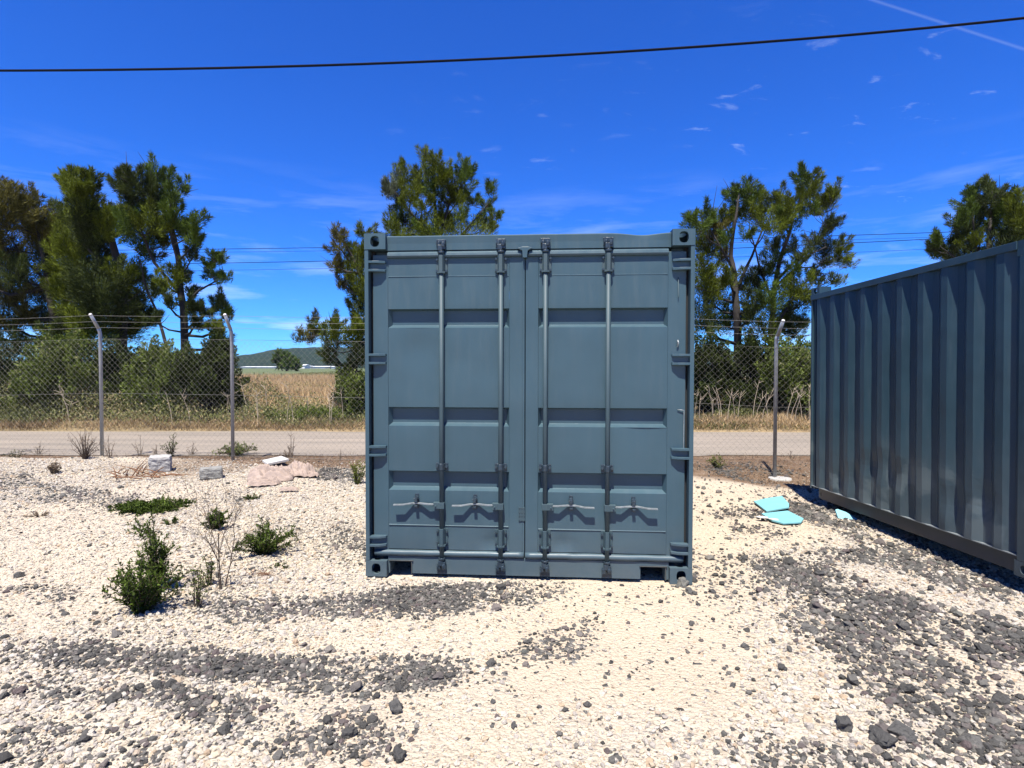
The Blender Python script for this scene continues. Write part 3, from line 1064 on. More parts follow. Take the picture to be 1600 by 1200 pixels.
        vs, fs = [], []
        for (dx, yy), sg in zip(prof, sag):
            for (dy, dz) in ((-wd / 2, -0.005), (wd / 2, -0.005), (wd / 2, 0.005), (-wd / 2, 0.005)):
                vs.append((rx + hs * dx, yy + dy - 0.006, zh + 0.004 + sg + dz))
        for i in range(len(prof) - 1):
            for k in range(4):
                fs.append((i * 4 + k, i * 4 + (k + 1) % 4, (i + 1) * 4 + (k + 1) % 4, (i + 1) * 4 + k))
        fs += [(0, 1, 2, 3), (len(vs) - 4, len(vs) - 3, len(vs) - 2, len(vs) - 1)]
        hl.add(vs, fs)
        hl.build('handle', M_bare, rod, bevel=0.0012)
        kx_ = rx + hs * 0.195
        g = MB()
        g.box(kx_ - 0.015, kx_ + 0.015, YF - 0.004, YF + 0.0, zh - 0.04, zh + 0.075)
        g.box(kx_ - 0.012, kx_ + 0.012, 0.010, YF - 0.003, zh - 0.022, zh - 0.008)
        g.tube([(kx_, 0.030, zh + 0.045), (kx_, YF, zh + 0.045)], 0.017, 10)
        g.box(kx_ - 0.013, kx_ + 0.010, 0.018, 0.036, zh + 0.012, zh + 0.050)
        g.tube([(kx_ - 0.02, 0.028, zh + 0.040), (kx_ - 0.008, 0.028, zh + 0.034)], 0.006, 8)
        g.build('handle_catch', M_gear, door, bevel=0.002)
    return door


c1 = empty('shipping_container', (-1.111, 4.161, 0.0), -0.0659)
tag(c1, 'blue grey shipping container with closed double doors, centre of the gravel yard', 'shipping container')
container_body(c1, M_paint, M_rail)
# door end posts
for x0, x1, xo in ((0.0, 0.030, 0), (W - 0.030, W, 1)):
    p = MB()
    p.box(x0, x1, 0.004, 0.10, 0.1185, H - 0.1185)
    xi0, xi1 = (0.030, 0.150) if xo == 0 else (W - 0.150, W - 0.030)
    p.box(xi0, xi1, 0.112, 0.150, 0.1185, H - 0.1185)
    MB().box(xi0 if xo == 0 else xi1 - 0.026, xi0 + 0.026 if xo == 0 else xi1, 0.085, 0.1115, 0.1185, H - 0.1185).build('gasket', M_rubber, c1)
    p.build('corner_post', M_paint, c1, bevel=0.003)
# rear posts
for x0 in (0.0, W - 0.10):
    MB().box(x0, x0 + 0.10, LEN - 0.10, LEN - 0.002, 0.1185, H - 0.1185).build('corner_post', M_paint, c1, bevel=0.003)
# header over the doors: top edge dented near the right end
vs, fs = [], []
NXh = 60
xh0, xh1 = 0.1635, W - 0.1635
for k in range(NXh + 1):
    x = xh0 + (xh1 - xh0) * k / NXh
    dz = 0.0015 * mnoise.noise((x * 4, 0, 0))
    q = (x - 2.07) / 0.13
    sag_ = 0.016 * math.exp(-q * q)
    dy = 0.012 * math.exp(-q * q)
    zt = 2.578 + dz - sag_
    for (y, z) in ((0.040 + dy * 0, 2.4695), (0.040 + dy * .4, 2.52), (0.036 + dy, zt - 0.008), (0.044 + dy, zt), (0.16, zt + 0.004), (0.16, 2.4695)):
        vs.append((x, y, z))
for k in range(NXh):
    for j in range(6):
        j2 = (j + 1) % 6
        fs.append((k * 6 + j, k * 6 + j2, (k + 1) * 6 + j2, (k + 1) * 6 + j))
MB().add(vs, fs).build('header', M_paint, c1)
MB().prism([(1.150, 2.470), (1.185, 2.481), (1.235, 2.481), (1.262, 2.470), (1.228, 2.452), (1.222, 2.40), (1.190, 2.40), (1.186, 2.452)], 'y', 0.014, 0.050).build('rain_gusset', M_paint, c1, bevel=0.003)
# sill with two fork openings
s_ = MB()
zb, zt_, yf_, yb_ = 0.018, 0.147, 0.040, 0.16
pieces = [(0.1635, 0.178, zb, zt_), (0.178, 0.342, 0.118, zt_), (0.342, 2.068, zb, zt_), (2.068, 2.248, 0.118, zt_), (2.248, W - 0.1635, zb, zt_)]
for k, (xa, xb, za, zbb) in enumerate(pieces):
    s_.box(xa, xb, yf_, yb_, za, zbb)
s_.build('sill', M_paint, c1)
for xa, xb in ((0.178, 0.342), (2.068, 2.248)):
    fr = MB()
    fr.box(xa - 0.008, xb + 0.016, 0.030, 0.16, 0.112, 0.1175)
    fr.box(xb + 0.001, xb + 0.007, 0.033, 0.15, 0.012, 0.111)
    fr.build('fork_pocket_lip', M_rail, c1, bevel=0.001)
for rx in (0.580, 1.027, 1.359, 1.820):
    for za, zb2 in ((0.026, 0.098), (2.488, 2.545)):
        k = MB()
        k.box(rx - 0.038, rx + 0.034, 0.032, 0.0395, za, zb2)
        k.box(rx - 0.036, rx - 0.026, 0.006, 0.032, zb2 - 0.04, zb2 - 0.006)
        k.box(rx + 0.024, rx + 0.034, 0.006, 0.032, zb2 - 0.04, zb2 - 0.006)
        k.build('cam_keeper', M_gear, c1, bevel=0.002)
make_door(c1, 0.050, 1.205, 0.166, 1.088, -1, (2.350, 1.652, 0.954, 0.265),
          [(0.580, -1, 0, 0, 0), (1.027, -1, 0, 0, 0)], None)
make_door(c1, 1.211, W - 0.050, 1.307, 2.257, 1, (2.340, 1.648, 0.957, 0.255),
          [(1.359, 1, 0, 0, 0), (1.820, 1, 0, 0, 0)], None)
MB().box(1.15, 1.26, 0.108, 0.125, 0.16, 2.44).build('seal_backing', M_rubber, c1)
# overlap plate down the middle, data plate with rivets, bent wires by the right hinge
MB().box(1.184, 1.190, 0.0475, 0.0515, 0.20, 2.39).build('cover_strip', M_paint, c1)
dp = MB().box(1.162, 1.210, 0.0455, 0.0515, 0.43, 0.535).build('data_plate', M_rod, c1, bevel=0.001)
for xx in (1.168, 1.186, 1.204):
    for zz in (0.437, 0.47, 0.495, 0.528):
        put_bolt(xx, 0.045, zz, dp, 0.38, 'rivet')
MB().tube([(2.33, 0.045, 1.28), (2.376, 0.040, 1.275), (2.377, 0.041, 0.99), (2.352, 0.046, 0.985)], 0.0035, 6).build('bent_wire', M_bare, c1)
MB().tube([(2.33, 0.046, 2.25), (2.331, 0.044, 2.11), (2.328, 0.04, 2.10)], 0.003, 6).build('bent_wire', M_rod, c1)
MB().tube([(2.328, 0.044, 1.79), (2.332, 0.036, 1.77), (2.326, 0.044, 1.74)], 0.006, 6).build('bent_wire', M_bare, c1)
# rails, sides, rear, roof, floor
for x0 in (0.004, W - 0.064):
    MB().box(x0, x0 + 0.06, 0.18, LEN - 0.18, H - 0.066, H - 0.006).build('top_rail', M_paint, c1)
    MB().box(x0 + 0.01, x0 + 0.06, 0.18, LEN - 0.18, 0.015, 0.165).build('bottom_rail', M_paint, c1)
corrugated(c1, 0.010, 0.16, LEN - 0.101, 0.166, H - 0.067, -1, M_paint, phase=0.03)
corrugated(c1, W - 0.010, 0.16, LEN - 0.101, 0.166, H - 0.067, 1, M_paint, phase=0.03)
MB().box(0.10, W - 0.10, LEN - 0.05, LEN - 0.01, 0.12, H - 0.12).build('rear_wall', M_paint, c1)
rf_ = MB()
for k in range(12):
    y0 = 0.165 + k * 0.222
    rf_.prism([(y0, H - 0.028), (y0 + 0.07, H - 0.028), (y0 + 0.10, H - 0.012), (y0 + 0.19, H - 0.012), (y0 + 0.222, H - 0.028), (y0 + 0.222, H - 0.034), (y0, H - 0.034)], 'x', 0.066, W - 0.066)
rf_.build('roof', M_paint, c1)
MB().box(0.07, W - 0.07, 0.17, LEN - 0.11, 0.13, 0.158).build('floor', M_inside, c1)

# second container, long side towards the yard. local: x = along, far end at 0; y depth
AX2 = -0.0262
far_c = Vector((3.841, 7.077, -0.053))
c2 = empty('shipping_container', far_c)
tag(c2, 'darker blue shipping container with corrugated side, cut off by the right edge', 'shipping container')
# local frame: y runs from far (LEN) to near (0) end, x = 0 visible side
yd = Vector((math.sin(AX2), math.cos(AX2), -0.0125)).normalized()
xd = Vector((math.cos(AX2), -math.sin(AX2), 0))
zd = xd.cross(yd).normalized()
R2 = Matrix((xd, yd, zd)).transposed()
c2.matrix_world = Matrix.Translation(far_c - yd * LEN) @ R2.to_4x4()
ch = 0.118
for ix, x0 in ((-1, 0), (1, W - 0.162)):
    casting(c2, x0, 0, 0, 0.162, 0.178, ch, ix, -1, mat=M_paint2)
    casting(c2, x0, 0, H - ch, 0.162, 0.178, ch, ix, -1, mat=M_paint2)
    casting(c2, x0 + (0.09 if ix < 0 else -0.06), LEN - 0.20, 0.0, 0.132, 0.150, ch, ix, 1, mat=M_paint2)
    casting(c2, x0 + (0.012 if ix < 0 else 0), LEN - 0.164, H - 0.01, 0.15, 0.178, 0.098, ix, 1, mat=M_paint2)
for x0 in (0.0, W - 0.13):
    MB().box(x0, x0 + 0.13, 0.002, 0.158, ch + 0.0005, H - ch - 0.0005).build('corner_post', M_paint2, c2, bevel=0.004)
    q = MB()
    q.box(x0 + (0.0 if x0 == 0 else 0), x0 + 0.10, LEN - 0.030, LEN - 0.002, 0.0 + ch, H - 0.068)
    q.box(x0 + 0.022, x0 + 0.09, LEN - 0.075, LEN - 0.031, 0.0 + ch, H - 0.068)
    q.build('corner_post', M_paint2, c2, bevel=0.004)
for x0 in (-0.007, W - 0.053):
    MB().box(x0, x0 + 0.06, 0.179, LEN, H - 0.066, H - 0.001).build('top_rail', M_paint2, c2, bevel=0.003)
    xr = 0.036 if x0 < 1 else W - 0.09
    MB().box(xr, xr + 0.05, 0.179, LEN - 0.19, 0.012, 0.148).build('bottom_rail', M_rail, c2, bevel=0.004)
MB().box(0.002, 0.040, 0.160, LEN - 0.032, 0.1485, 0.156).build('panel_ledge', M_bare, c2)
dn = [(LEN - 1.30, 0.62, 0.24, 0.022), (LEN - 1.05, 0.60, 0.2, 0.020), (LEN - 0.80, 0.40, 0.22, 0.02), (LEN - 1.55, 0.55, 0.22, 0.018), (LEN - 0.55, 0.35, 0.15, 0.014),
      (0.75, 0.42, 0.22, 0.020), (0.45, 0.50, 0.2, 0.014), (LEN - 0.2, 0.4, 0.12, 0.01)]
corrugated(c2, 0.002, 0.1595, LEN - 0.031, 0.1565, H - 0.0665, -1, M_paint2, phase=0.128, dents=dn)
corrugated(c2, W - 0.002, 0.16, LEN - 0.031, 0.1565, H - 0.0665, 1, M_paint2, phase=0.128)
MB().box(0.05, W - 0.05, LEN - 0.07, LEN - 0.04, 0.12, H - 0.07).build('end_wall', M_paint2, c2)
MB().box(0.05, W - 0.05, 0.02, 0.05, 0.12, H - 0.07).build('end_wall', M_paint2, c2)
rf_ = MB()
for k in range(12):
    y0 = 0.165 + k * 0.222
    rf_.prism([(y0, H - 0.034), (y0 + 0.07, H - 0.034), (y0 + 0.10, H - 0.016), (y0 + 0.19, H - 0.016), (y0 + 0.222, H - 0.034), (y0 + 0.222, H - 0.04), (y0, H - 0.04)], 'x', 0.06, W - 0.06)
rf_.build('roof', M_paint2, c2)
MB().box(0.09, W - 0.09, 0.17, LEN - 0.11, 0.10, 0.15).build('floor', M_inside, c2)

# ------------------------------------------------------------------ chain link fence
fence = empty('chain_link_fence', (0, 0, 0))
tag(fence, 'galvanised chain link fence with cranked posts and barbed wire along the road', 'fence')
fp = []          # post positions
for X, Y in ((-14.1, 9.95), (-9.60, 9.75), (-7.17, 9.62), (-4.78, 9.42), (-2.36, 9.23), (-0.02, 9.05), (2.08, 8.87), (4.17, 8.72), (6.4, 8.55), (8.7, 8.35)):
    fp.append(Vector((X, Y, gz(X, Y))))
fp[1] = Vector((-9.62, 9.80, gz(-9.62, 9.8)))
ARM = Vector((0.0, -0.21, 0.27))
tops = []
for p in fp:
    bz = 2.19
    q = p + Vector((0, 0, bz))
    post = MB().tube([p - Vector((0, 0, 0.2)), p + Vector((0, 0, bz - 0.06)), q + Vector((0, -0.012, 0.0)), q + ARM * 0.2], 0.028, 12)
    po = post.build('post', M_galv, fence)
    MB().tube([q + ARM * 0.2, q + ARM], [0.028, 0.026], 12).build('arm', M_galv, po)
    MB().tube([q + ARM, q + ARM * 1.06], [0.030, 0.022], 10).build('cap', M_white, po)
    tops.append(q)
for j, fr_ in enumerate((0.25, 0.6, 0.95)):
    pts = []
    for i in range(len(tops)):
        a = tops[i] + ARM * fr_ + Vector((0, -0.03, 0))
        if i:
            for s_ in (0.25, 0.5, 0.75):
                m_ = pv.lerp(a, s_)
                m_.z -= 0.012 * math.sin(math.pi * s_)
                pts.append(m_)
        pts.append(a)
        pv = a
    w_ = MB().tube(pts, 0.0021, 5)
    for i in range(len(pts) - 1):           # barbs
        L_ = (pts[i + 1] - pts[i]).length
        k = 0.0
        while k < L_:
            c_ = pts[i].lerp(pts[i + 1], k / L_)
            w_.tube([c_ + Vector((-0.006, 0, -0.010)), c_ + Vector((0.006, 0, 0.010))], 0.0011, 3, cap=False)
            k += 0.14
    w_.build('barbed_wire', M_wire, fence)
for zf in (2.06, 1.12, 0.08):
    pts = [p + Vector((0, -0.031, zf)) for p in fp]
    MB().tube(pts, 0.0020, 5).build('tension_wire', M_wire, fence)
# woven mesh, one panel per bay; each wire is a thin prism
cell = 0.100
for i in range(len(fp) - 1):
    a, bb = fp[i], fp[i + 1]
    d_ = bb - a
    Lx = math.hypot(d_.x, d_.y)
    u = Vector((d_.x / Lx, d_.y / Lx, 0))
    nrm_ = Vector((-u.y, u.x, 0))
    z0, z1 = 0.05, 2.06
    Hh = z1 - z0
    V, Fc = [], []

    def wire(s0, za, s1, zb_, off):
        p0 = a + u * s0 + nrm_ * (-0.034 + off)
        p0.z = a.z + (d_.z * s0 / Lx) + za
        p1 = a + u * s1 + nrm_ * (-0.034 + off)
        p1.z = a.z + (d_.z * s1 / Lx) + zb_
        dd = (p1 - p0).normalized()
        q1 = nrm_
        q2 = dd.cross(q1).normalized()
        r = 0.00110
        m_ = len(V)
        for pt in (p0, p1):
            for kk in range(3):
                an = 2 * math.pi * kk / 3
                V.append(pt + q1 * r * math.cos(an) + q2 * r * math.sin(an))
        for kk in range(3):
            k2 = (kk + 1) % 3
            Fc.append((m_ + kk, m_ + k2, m_ + 3 + k2, m_ + 3 + kk))
    k = -Hh
    slope = 1.0
    while k < Lx:
        s0, s1 = max(k, 0), min(k + Hh, Lx)
        if s1 > s0 + 0.01:
            wire(s0, z0 + (s0 - k), s1, z0 + (s1 - k), 0.0022)
            wire(s0, z1 - (s0 - k), s1, z1 - (s1 - k), -0.0022)
        k += cell
    mesh_np('mesh_panel', np.array([tuple(v) for v in V]), np.array(Fc), M_wire, parent=fence, smooth_shade=True)
ft = MB()
q = fp[7]
ft.tube([q + Vector((0.06, -0.05, -0.08)), q + Vector((0.06, -0.05, 0.008)), q + Vector((0.06, -0.05, 0.014))], [0.20, 0.17, 0.13], 14)
ft.build('footing', M_limestone, fence, bevel=0.004)

# ------------------------------------------------------------------ overhead cables
def cable(pts, r, label, sub=18, group=None):
    p0, p1, p2 = pts                                     # quadratic through three points
    out = []
    for k in range(sub * 2 + 1):
        t_ = k / (sub * 2)
        a_ = (1 - t_) * (1 - 2 * t_)
        b_ = 4 * t_ * (1 - t_)
        c_ = t_ * (2 * t_ - 1)
        out.append(p0 * a_ + p1 * b_ + p2 * c_)
    o = MB().tube(out, r, 8).build('power_cable', M_cable)
    tag(o, label, 'cable', group)


cable([P(-700, 101, 8.6), P(640, 97.5, 7.6), P(1990, -22, 6.8)], 0.016, 'thick black cable crossing the top of the sky above the containers')
GW = 'thin power lines far behind the trees'
cable([P(-900, 392, 62), P(430, 388.5, 56), P(1900, 345, 48)], 0.026, 'highest thin power line behind the trees, dark', group=GW)
cable([P(-900, 398, 64), P(430, 393.5, 58), P(1900, 354, 50)], 0.013, 'faintest thin power line just under the highest one', group=GW)
cable([P(-900, 410, 62), P(430, 410.0, 56), P(1900, 346, 48)], 0.028, 'dark thin power line in the middle of the four', group=GW)
cable([P(-900, 423, 64), P(430, 421.5, 58), P(1900, 365, 50)], 0.014, 'lowest thin power line behind the trees', group=GW)


# ------------------------------------------------------------------ vegetation
def tri_leaves(pos, dirs, ln, wd, tint, jitter=0.6):
    """narrow triangular leaves: arrays -> verts, faces, tint"""
    n_ = len(pos)
    dirs = dirs / np.linalg.norm(dirs, axis=1, keepdims=True)
    r = rng.normal(size=(n_, 3))
    side = np.cross(dirs, r)
    side /= np.linalg.norm(side, axis=1, keepdims=True) + 1e-9
    a = pos - side * (wd / 2)[:, None]
    b_ = pos + side * (wd / 2)[:, None]
    c_ = pos + dirs * ln[:, None]
    V = np.stack([a, b_, c_], 1).reshape(-1, 3)
    Fc = np.arange(3 * n_).reshape(-1, 3)
    return V, Fc, tint


def dia_leaves(pos, dirs, ln, wd, tint):
    """diamond shaped leaves as quads"""
    n_ = len(pos)
    dirs = dirs / np.linalg.norm(dirs, axis=1, keepdims=True)
    r = rng.normal(size=(n_, 3))
    side = np.cross(dirs, r)
    side /= np.linalg.norm(side, axis=1, keepdims=True) + 1e-9
    m_ = pos + dirs * (ln * 0.5)[:, None]
    V = np.stack([pos, m_ + side * (wd / 2)[:, None], pos + dirs * ln[:, None], m_ - side * (wd / 2)[:, None]], 1).reshape(-1, 3)
    return V, np.arange(4 * n_).reshape(-1, 4), tint


def clump(center, rad, dens, ln, wd, updir=(0, 0, 1), lobes=None, stretch=1.7, shade=0.5):
    """feathery mass made of several upright sprays"""
    center = np.array(center)
    rad = np.array(rad)
    area = math.pi * rad[0] * rad[2]
    nl = lobes or max(5, int(area * 16))
    nn = max(20, int(area * dens / nl))
    P_, D_, T_ = [], [], []
    for _ in range(nl):
        v = rng.normal(size=3)
        v /= np.linalg.norm(v)
        c_ = center + v * rad * (rng.random() ** 0.45) * 0.80
        d_ = np.array(updir) * (0.8 + 0.5 * rng.random()) + v * 0.75 + rng.normal(size=3) * 0.25
        d_ /= np.linalg.norm(d_)
        lr = max(0.10, float(np.mean(rad)) * (0.34 + 0.30 * rng.random()))
        t_ = rng.random(nn) ** 0.8                          # along the spray, base to tip
        rr = lr * (1.05 - t_ * 0.85) * np.sqrt(rng.random(nn))
        an = rng.random(nn) * 2 * math.pi
        e1 = np.cross(d_, [0.3, 0.7, 0.2])
        e1 /= np.linalg.norm(e1)
        e2 = np.cross(d_, e1)
        radial = e1[None] * np.cos(an)[:, None] + e2[None] * np.sin(an)[:, None]
        pos = c_ + d_[None] * ((t_ - 0.4) * lr * stretch * 2)[:, None] + radial * rr[:, None]
        P_.append(pos)
        D_.append(d_[None] * 0.9 + radial * 0.55 + rng.normal(size=(nn, 3)) * 0.35)
        base = rng.random() * 0.45 + 0.28
        T_.append(np.clip(base + rng.normal(size=nn) * 0.16, 0, 1))
    P_, D_, T_ = np.concatenate(P_), np.concatenate(D_), np.concatenate(T_)
    n_ = len(P_)
    return P_, D_, ln * (0.6 + 0.8 * rng.random(n_)), wd * (0.7 + 0.6 * rng.random(n_)), T_


def tree(label, Y, trunks, clumps, mat, depth=1.2, dens=2600, ln=0.19, wd=0.030, group='tall feathery trees beyond the road', name='casuarina_tree', grow=1.12, bark=None, cat='tree'):
    """trunks: lists of (px,py,radius m); clumps: (px,py,rx,ry[,matindex]) in photograph pixels, at distance Y"""
    s = Y / F_PX
    base_px = trunks[0][0]
    b0 = P(base_px[0], base_px[1], Y)
    bx, bz = b0.x, gz(b0.x, Y)
    root = empty(name, (bx, Y, bz))
    tag(root, label, cat, group)
    org = np.array([bx, Y, bz])
    tb = MB()
    nodes = []
    for ti, tr in enumerate(trunks):
        pts, rs = [], []
        for j, (px, py, r) in enumerate(tr):
            p = P(px, py, Y + (0 if j == 0 else 0.25 * math.sin(j * 2.1 + ti)))
            pts.append(p - Vector(org))
            rs.append(r)
        if ti == 0 or tr[0][1] > 600:
            pts.insert(0, Vector((pts[0].x, 0, -0.1)))
            rs.insert(0, rs[0] * 1.25)
        # refine
        P2, R2_ = [], []
        for j in range(len(pts) - 1):
            for t_ in (0, 0.33, 0.66):
                w_ = pts[j].lerp(pts[j + 1], t_)
                w_ += Vector((mnoise.noise((w_.z * 1.3, ti, Y)), mnoise.noise((w_.z * 1.3, ti + 5, Y)), 0)) * 0.06
                P2.append(w_)
                R2_.append(rs[j] * (1 - t_) + rs[j + 1] * t_)
        P2.append(pts[-1])
        R2_.append(rs[-1])
        tb.tube(P2, R2_, 8)
        nodes += list(zip(P2, R2_))
    tb.build('trunk', bark or M_bark, root)
    br = MB()
    byM = {}
    for cl in clumps:
        px, py, rx, ry = cl[:4]
        mi = cl[4] if len(cl) > 4 else 0
        dy = float(rng.uniform(-depth, depth))
        c_ = P(px, py, Y + dy) - Vector(org)
        c_.z -= ry * s * 0.28
        rad = (rx * s * grow, max(rx, ry) * s * grow * 0.75, ry * s * grow)
        # limb from the trunk node that lies below
        best = min(nodes, key=lambda q: (q[0] - c_).length + (2.5 * max(0, q[0].z - c_.z + 0.25)))
        mid = best[0].lerp(c_, 0.5) + Vector((0, 0, -0.10 * (best[0] - c_).length))
        r0 = min(best[1] * 0.7, 0.028 + 0.02 * (best[0] - c_).length)
        endp = c_ + Vector((0, 0, rad[2] * 0.5))
        br.tube([best[0], mid, c_, endp], [r0, r0 * 0.75, r0 * 0.45, 0.006], 6)
        for _ in range(4):
            v = Vector(rng.normal(size=3)) * 0.75
            tip = c_ + Vector((v.x * rad[0], v.y * rad[1], abs(v.z) * rad[2]))
            br.tube([mid.lerp(c_, 0.6), (mid.lerp(c_, 0.6)).lerp(tip, 0.5) + Vector((0, 0, -0.03)), tip], [r0 * 0.4, 0.010, 0.004], 5, cap=False)
        byM.setdefault(mi, []).append(clump(c_, rad, dens * 1.75, ln * 0.72, wd * 0.72))
    br.build('limbs', bark or M_bark, root)
    mats = mat if isinstance(mat, (list, tuple)) else [mat]
    for mi, parts in byM.items():
        cat_ = [np.concatenate([p[k] for p in parts]) for k in range(5)]
        V, Fc, T = tri_leaves(*cat_)
        mesh_np('crown', V, Fc, mats[mi], T, parent=root)
    return root


tree('olive brown tree with several rounded heads at the left edge of the view', 19.5,
     [[(95, 640, .16), (92, 560, .14), (80, 470, .11), (70, 410, .08), (55, 350, .03)], [(88, 500, .08), (120, 440, .05), (110, 380, .03)], [(84, 450, .06), (40, 410, .04), (5, 360, .02)]],
     [(-45, 350, 40, 40), (-40, 430, 45, 40), (-20, 310, 30, 30), (5, 325, 24, 30), (35, 318, 18, 22), (60, 345, 38, 26), (100, 345, 22, 26, 1), (15, 385, 28, 26), (75, 385, 40, 22),
      (110, 375, 24, 28, 1), (25, 425, 22, 20, 2), (60, 450, 40, 16), (15, 465, 26, 18), (5, 500, 34, 16), (85, 500, 30, 26, 2), (100, 425, 25, 22, 2), (45, 490, 20, 16), (10, 540, 30, 20, 2), (-60, 500, 40, 40)],
     [L_brown, L_olive, L_deep], dens=2500)
tree('dark leaning tree whose narrow pointed head rises between two broader trees', 18.5,
     [[(185, 640, .19), (190, 560, .17), (192, 480, .15), (185, 420, .12), (168, 350, .09), (140, 300, .04)], [(190, 520, .08), (150, 470, .05), (120, 450, .03)], [(190, 450, .06), (130, 380, .04), (120, 330, .03)]],
     [(115, 280, 15, 18, 0), (122, 300, 22, 24, 0), (138, 292, 14, 18), (128, 328, 22, 26, 1), (140, 355, 20, 26, 1), (155, 330, 16, 26, 0), (168, 345, 12, 24, 0),
      (150, 385, 22, 20, 1), (120, 400, 26, 22, 0), (165, 415, 22, 22, 1), (110, 425, 26, 18, 0), (150, 440, 32, 24, 1), (195, 430, 26, 22, 0), (130, 480, 34, 24, 0),
      (170, 475, 36, 22, 1), (205, 470, 24, 20, 0), (150, 510, 40, 20, 0), (195, 510, 34, 20, 0), (110, 525, 28, 18, 1), (230, 495, 20, 14, 0), (100, 455, 22, 18, 0)],
     [L_olive, L_deep], dens=3000)
tree('tall green tree with an open fan of limbs left of the gap in the trees', 17.8,
     [[(290, 640, .13), (289, 570, .12), (287, 500, .11), (281, 440, .10), (276, 390, .08), (262, 330, .04)], [(284, 460, .06), (240, 410, .045), (215, 350, .02)],
      [(282, 430, .05), (265, 360, .03), (240, 290, .018)], [(288, 480, .05), (310, 455, .035), (352, 432, .012)], [(287, 520, .05), (320, 490, .03), (350, 470, .012)],
      [(268, 600, .06), (255, 520, .05), (232, 460, .03), (215, 400, .02)], [(276, 400, .04), (262, 330, .03), (285, 300, .012)]],
     [(188, 262, 9, 14, 1), (192, 280, 13, 18, 1), (210, 282, 16, 18, 1), (205, 305, 20, 20, 1), (245, 270, 14, 16, 0), (258, 282, 16, 16, 0), (236, 295, 16, 16, 1), (270, 300, 10, 16, 0), (286, 292, 9, 12, 0),
      (228, 318, 22, 16, 0), (262, 318, 16, 14, 0), (188, 322, 13, 16, 2), (205, 345, 22, 20, 0), (240, 345, 26, 18, 2), (272, 340, 20, 18, 0), (288, 355, 14, 18, 1), (308, 345, 10, 14, 0),
      (225, 370, 26, 16, 0), (262, 370, 18, 18, 2), (302, 370, 14, 14, 0), (242, 395, 20, 10, 1), (300, 400, 12, 10, 1), (335, 398, 12, 10, 0), (345, 408, 8, 6, 0), (322, 412, 12, 8, 0),
      (285, 425, 20, 16, 2), (258, 440, 16, 14, 2), (330, 428, 12, 8, 0), (352, 432, 12, 7, 0), (250, 455, 14, 8, 1), (298, 455, 12, 8, 1), (345, 475, 18, 14, 1), (358, 490, 10, 12, 0), (325, 485, 14, 10, 1), (300, 480, 14, 14, 1),
      (345, 512, 18, 12, 2), (240, 500, 16, 8, 1), (262, 475, 12, 8, 1), (305, 505, 12, 10, 1), (218, 430, 14, 10, 0), (350, 530, 14, 10, 1)],
     [L_green, L_deep, L_olive], dens=2500, depth=1.0)
tree('feathery olive tree rising straight behind the centre container', 18.6,
     [[(690, 640, .15), (690, 480, .14), (688, 400, .11), (684, 360, .09), (678, 310, .05), (672, 260, .02)], [(688, 385, .06), (640, 330, .035), (612, 295, .015)], [(688, 370, .05), (702, 320, .035), (725, 285, .015)],
      [(690, 400, .05), (735, 350, .03), (765, 315, .012)]],
     [(607, 282, 9, 20, 1), (609, 298, 8, 14, 1), (629, 262, 7, 10, 0), (628, 283, 13, 18, 0), (640, 305, 16, 16, 0), (624, 318, 12, 12, 2), (663, 244, 7, 14, 0), (662, 265, 14, 18, 0), (682, 248, 8, 14, 0), (686, 268, 14, 16, 0),
      (700, 272, 12, 14, 2), (655, 290, 16, 16, 0), (680, 295, 18, 18, 2), (702, 298, 14, 18, 0), (720, 262, 9, 14, 2), (729, 270, 10, 16, 2), (722, 290, 16, 12, 2), (712, 315, 14, 12, 0), (660, 318, 14, 10, 0), (735, 312, 16, 10, 2),
      (768, 300, 7, 14, 2), (762, 318, 9, 10, 2), (775, 335, 10, 12, 2), (625, 340, 16, 14, 0), (612, 350, 10, 10, 0), (645, 352, 18, 10, 0), (685, 335, 12, 18, 0), (700, 350, 20, 14, 0), (740, 348, 22, 8, 2), (720, 335, 12, 8, 2),
      (765, 352, 14, 8, 0), (672, 360, 20, 10, 2), (615, 368, 20, 14, 0), (700, 390, 50, 25, 0), (640, 400, 40, 25, 2)],
     [L_olive, L_silver, L_green], dens=2600, depth=1.0, ln=0.17, wd=0.024, grow=1.22)
tree('ragged olive tree leaning out left from behind the centre container', 16.6,
     [[(622, 640, .13), (612, 560, .11), (590, 500, .09), (570, 440, .07), (550, 400, .04), (528, 365, .015)], [(600, 530, .05), (550, 518, .035), (490, 525, .015)], [(595, 520, .05), (560, 545, .03)], [(590, 480, .04), (600, 400, .03), (585, 365, .015)]],
     [(523, 362, 6, 12, 1), (530, 382, 10, 14, 1), (545, 392, 12, 14, 0), (570, 362, 14, 8, 0), (560, 385, 12, 14, 0), (522, 412, 9, 10, 1), (538, 420, 14, 14, 0), (558, 418, 14, 16, 0), (532, 440, 10, 10, 1), (552, 450, 14, 14, 0), (562, 475, 10, 14, 2), (550, 478, 8, 8, 2),
      (575, 440, 14, 40, 0), (490, 498, 8, 8, 1), (500, 512, 14, 10, 0), (522, 505, 12, 10, 0), (528, 528, 22, 12, 0), (485, 530, 14, 5, 1), (467, 528, 10, 5, 1), (472, 520, 8, 4, 1), (548, 515, 16, 14, 0), (562, 505, 14, 14, 0),
      (560, 535, 18, 14, 2), (512, 545, 10, 12, 2), (515, 560, 6, 10, 2), (570, 560, 16, 20, 2), (545, 572, 14, 12, 2), (600, 480, 30, 40, 0)],
     [L_olive, L_brown, L_deep], dens=2600, depth=0.9, ln=0.17, wd=0.024, grow=1.25)
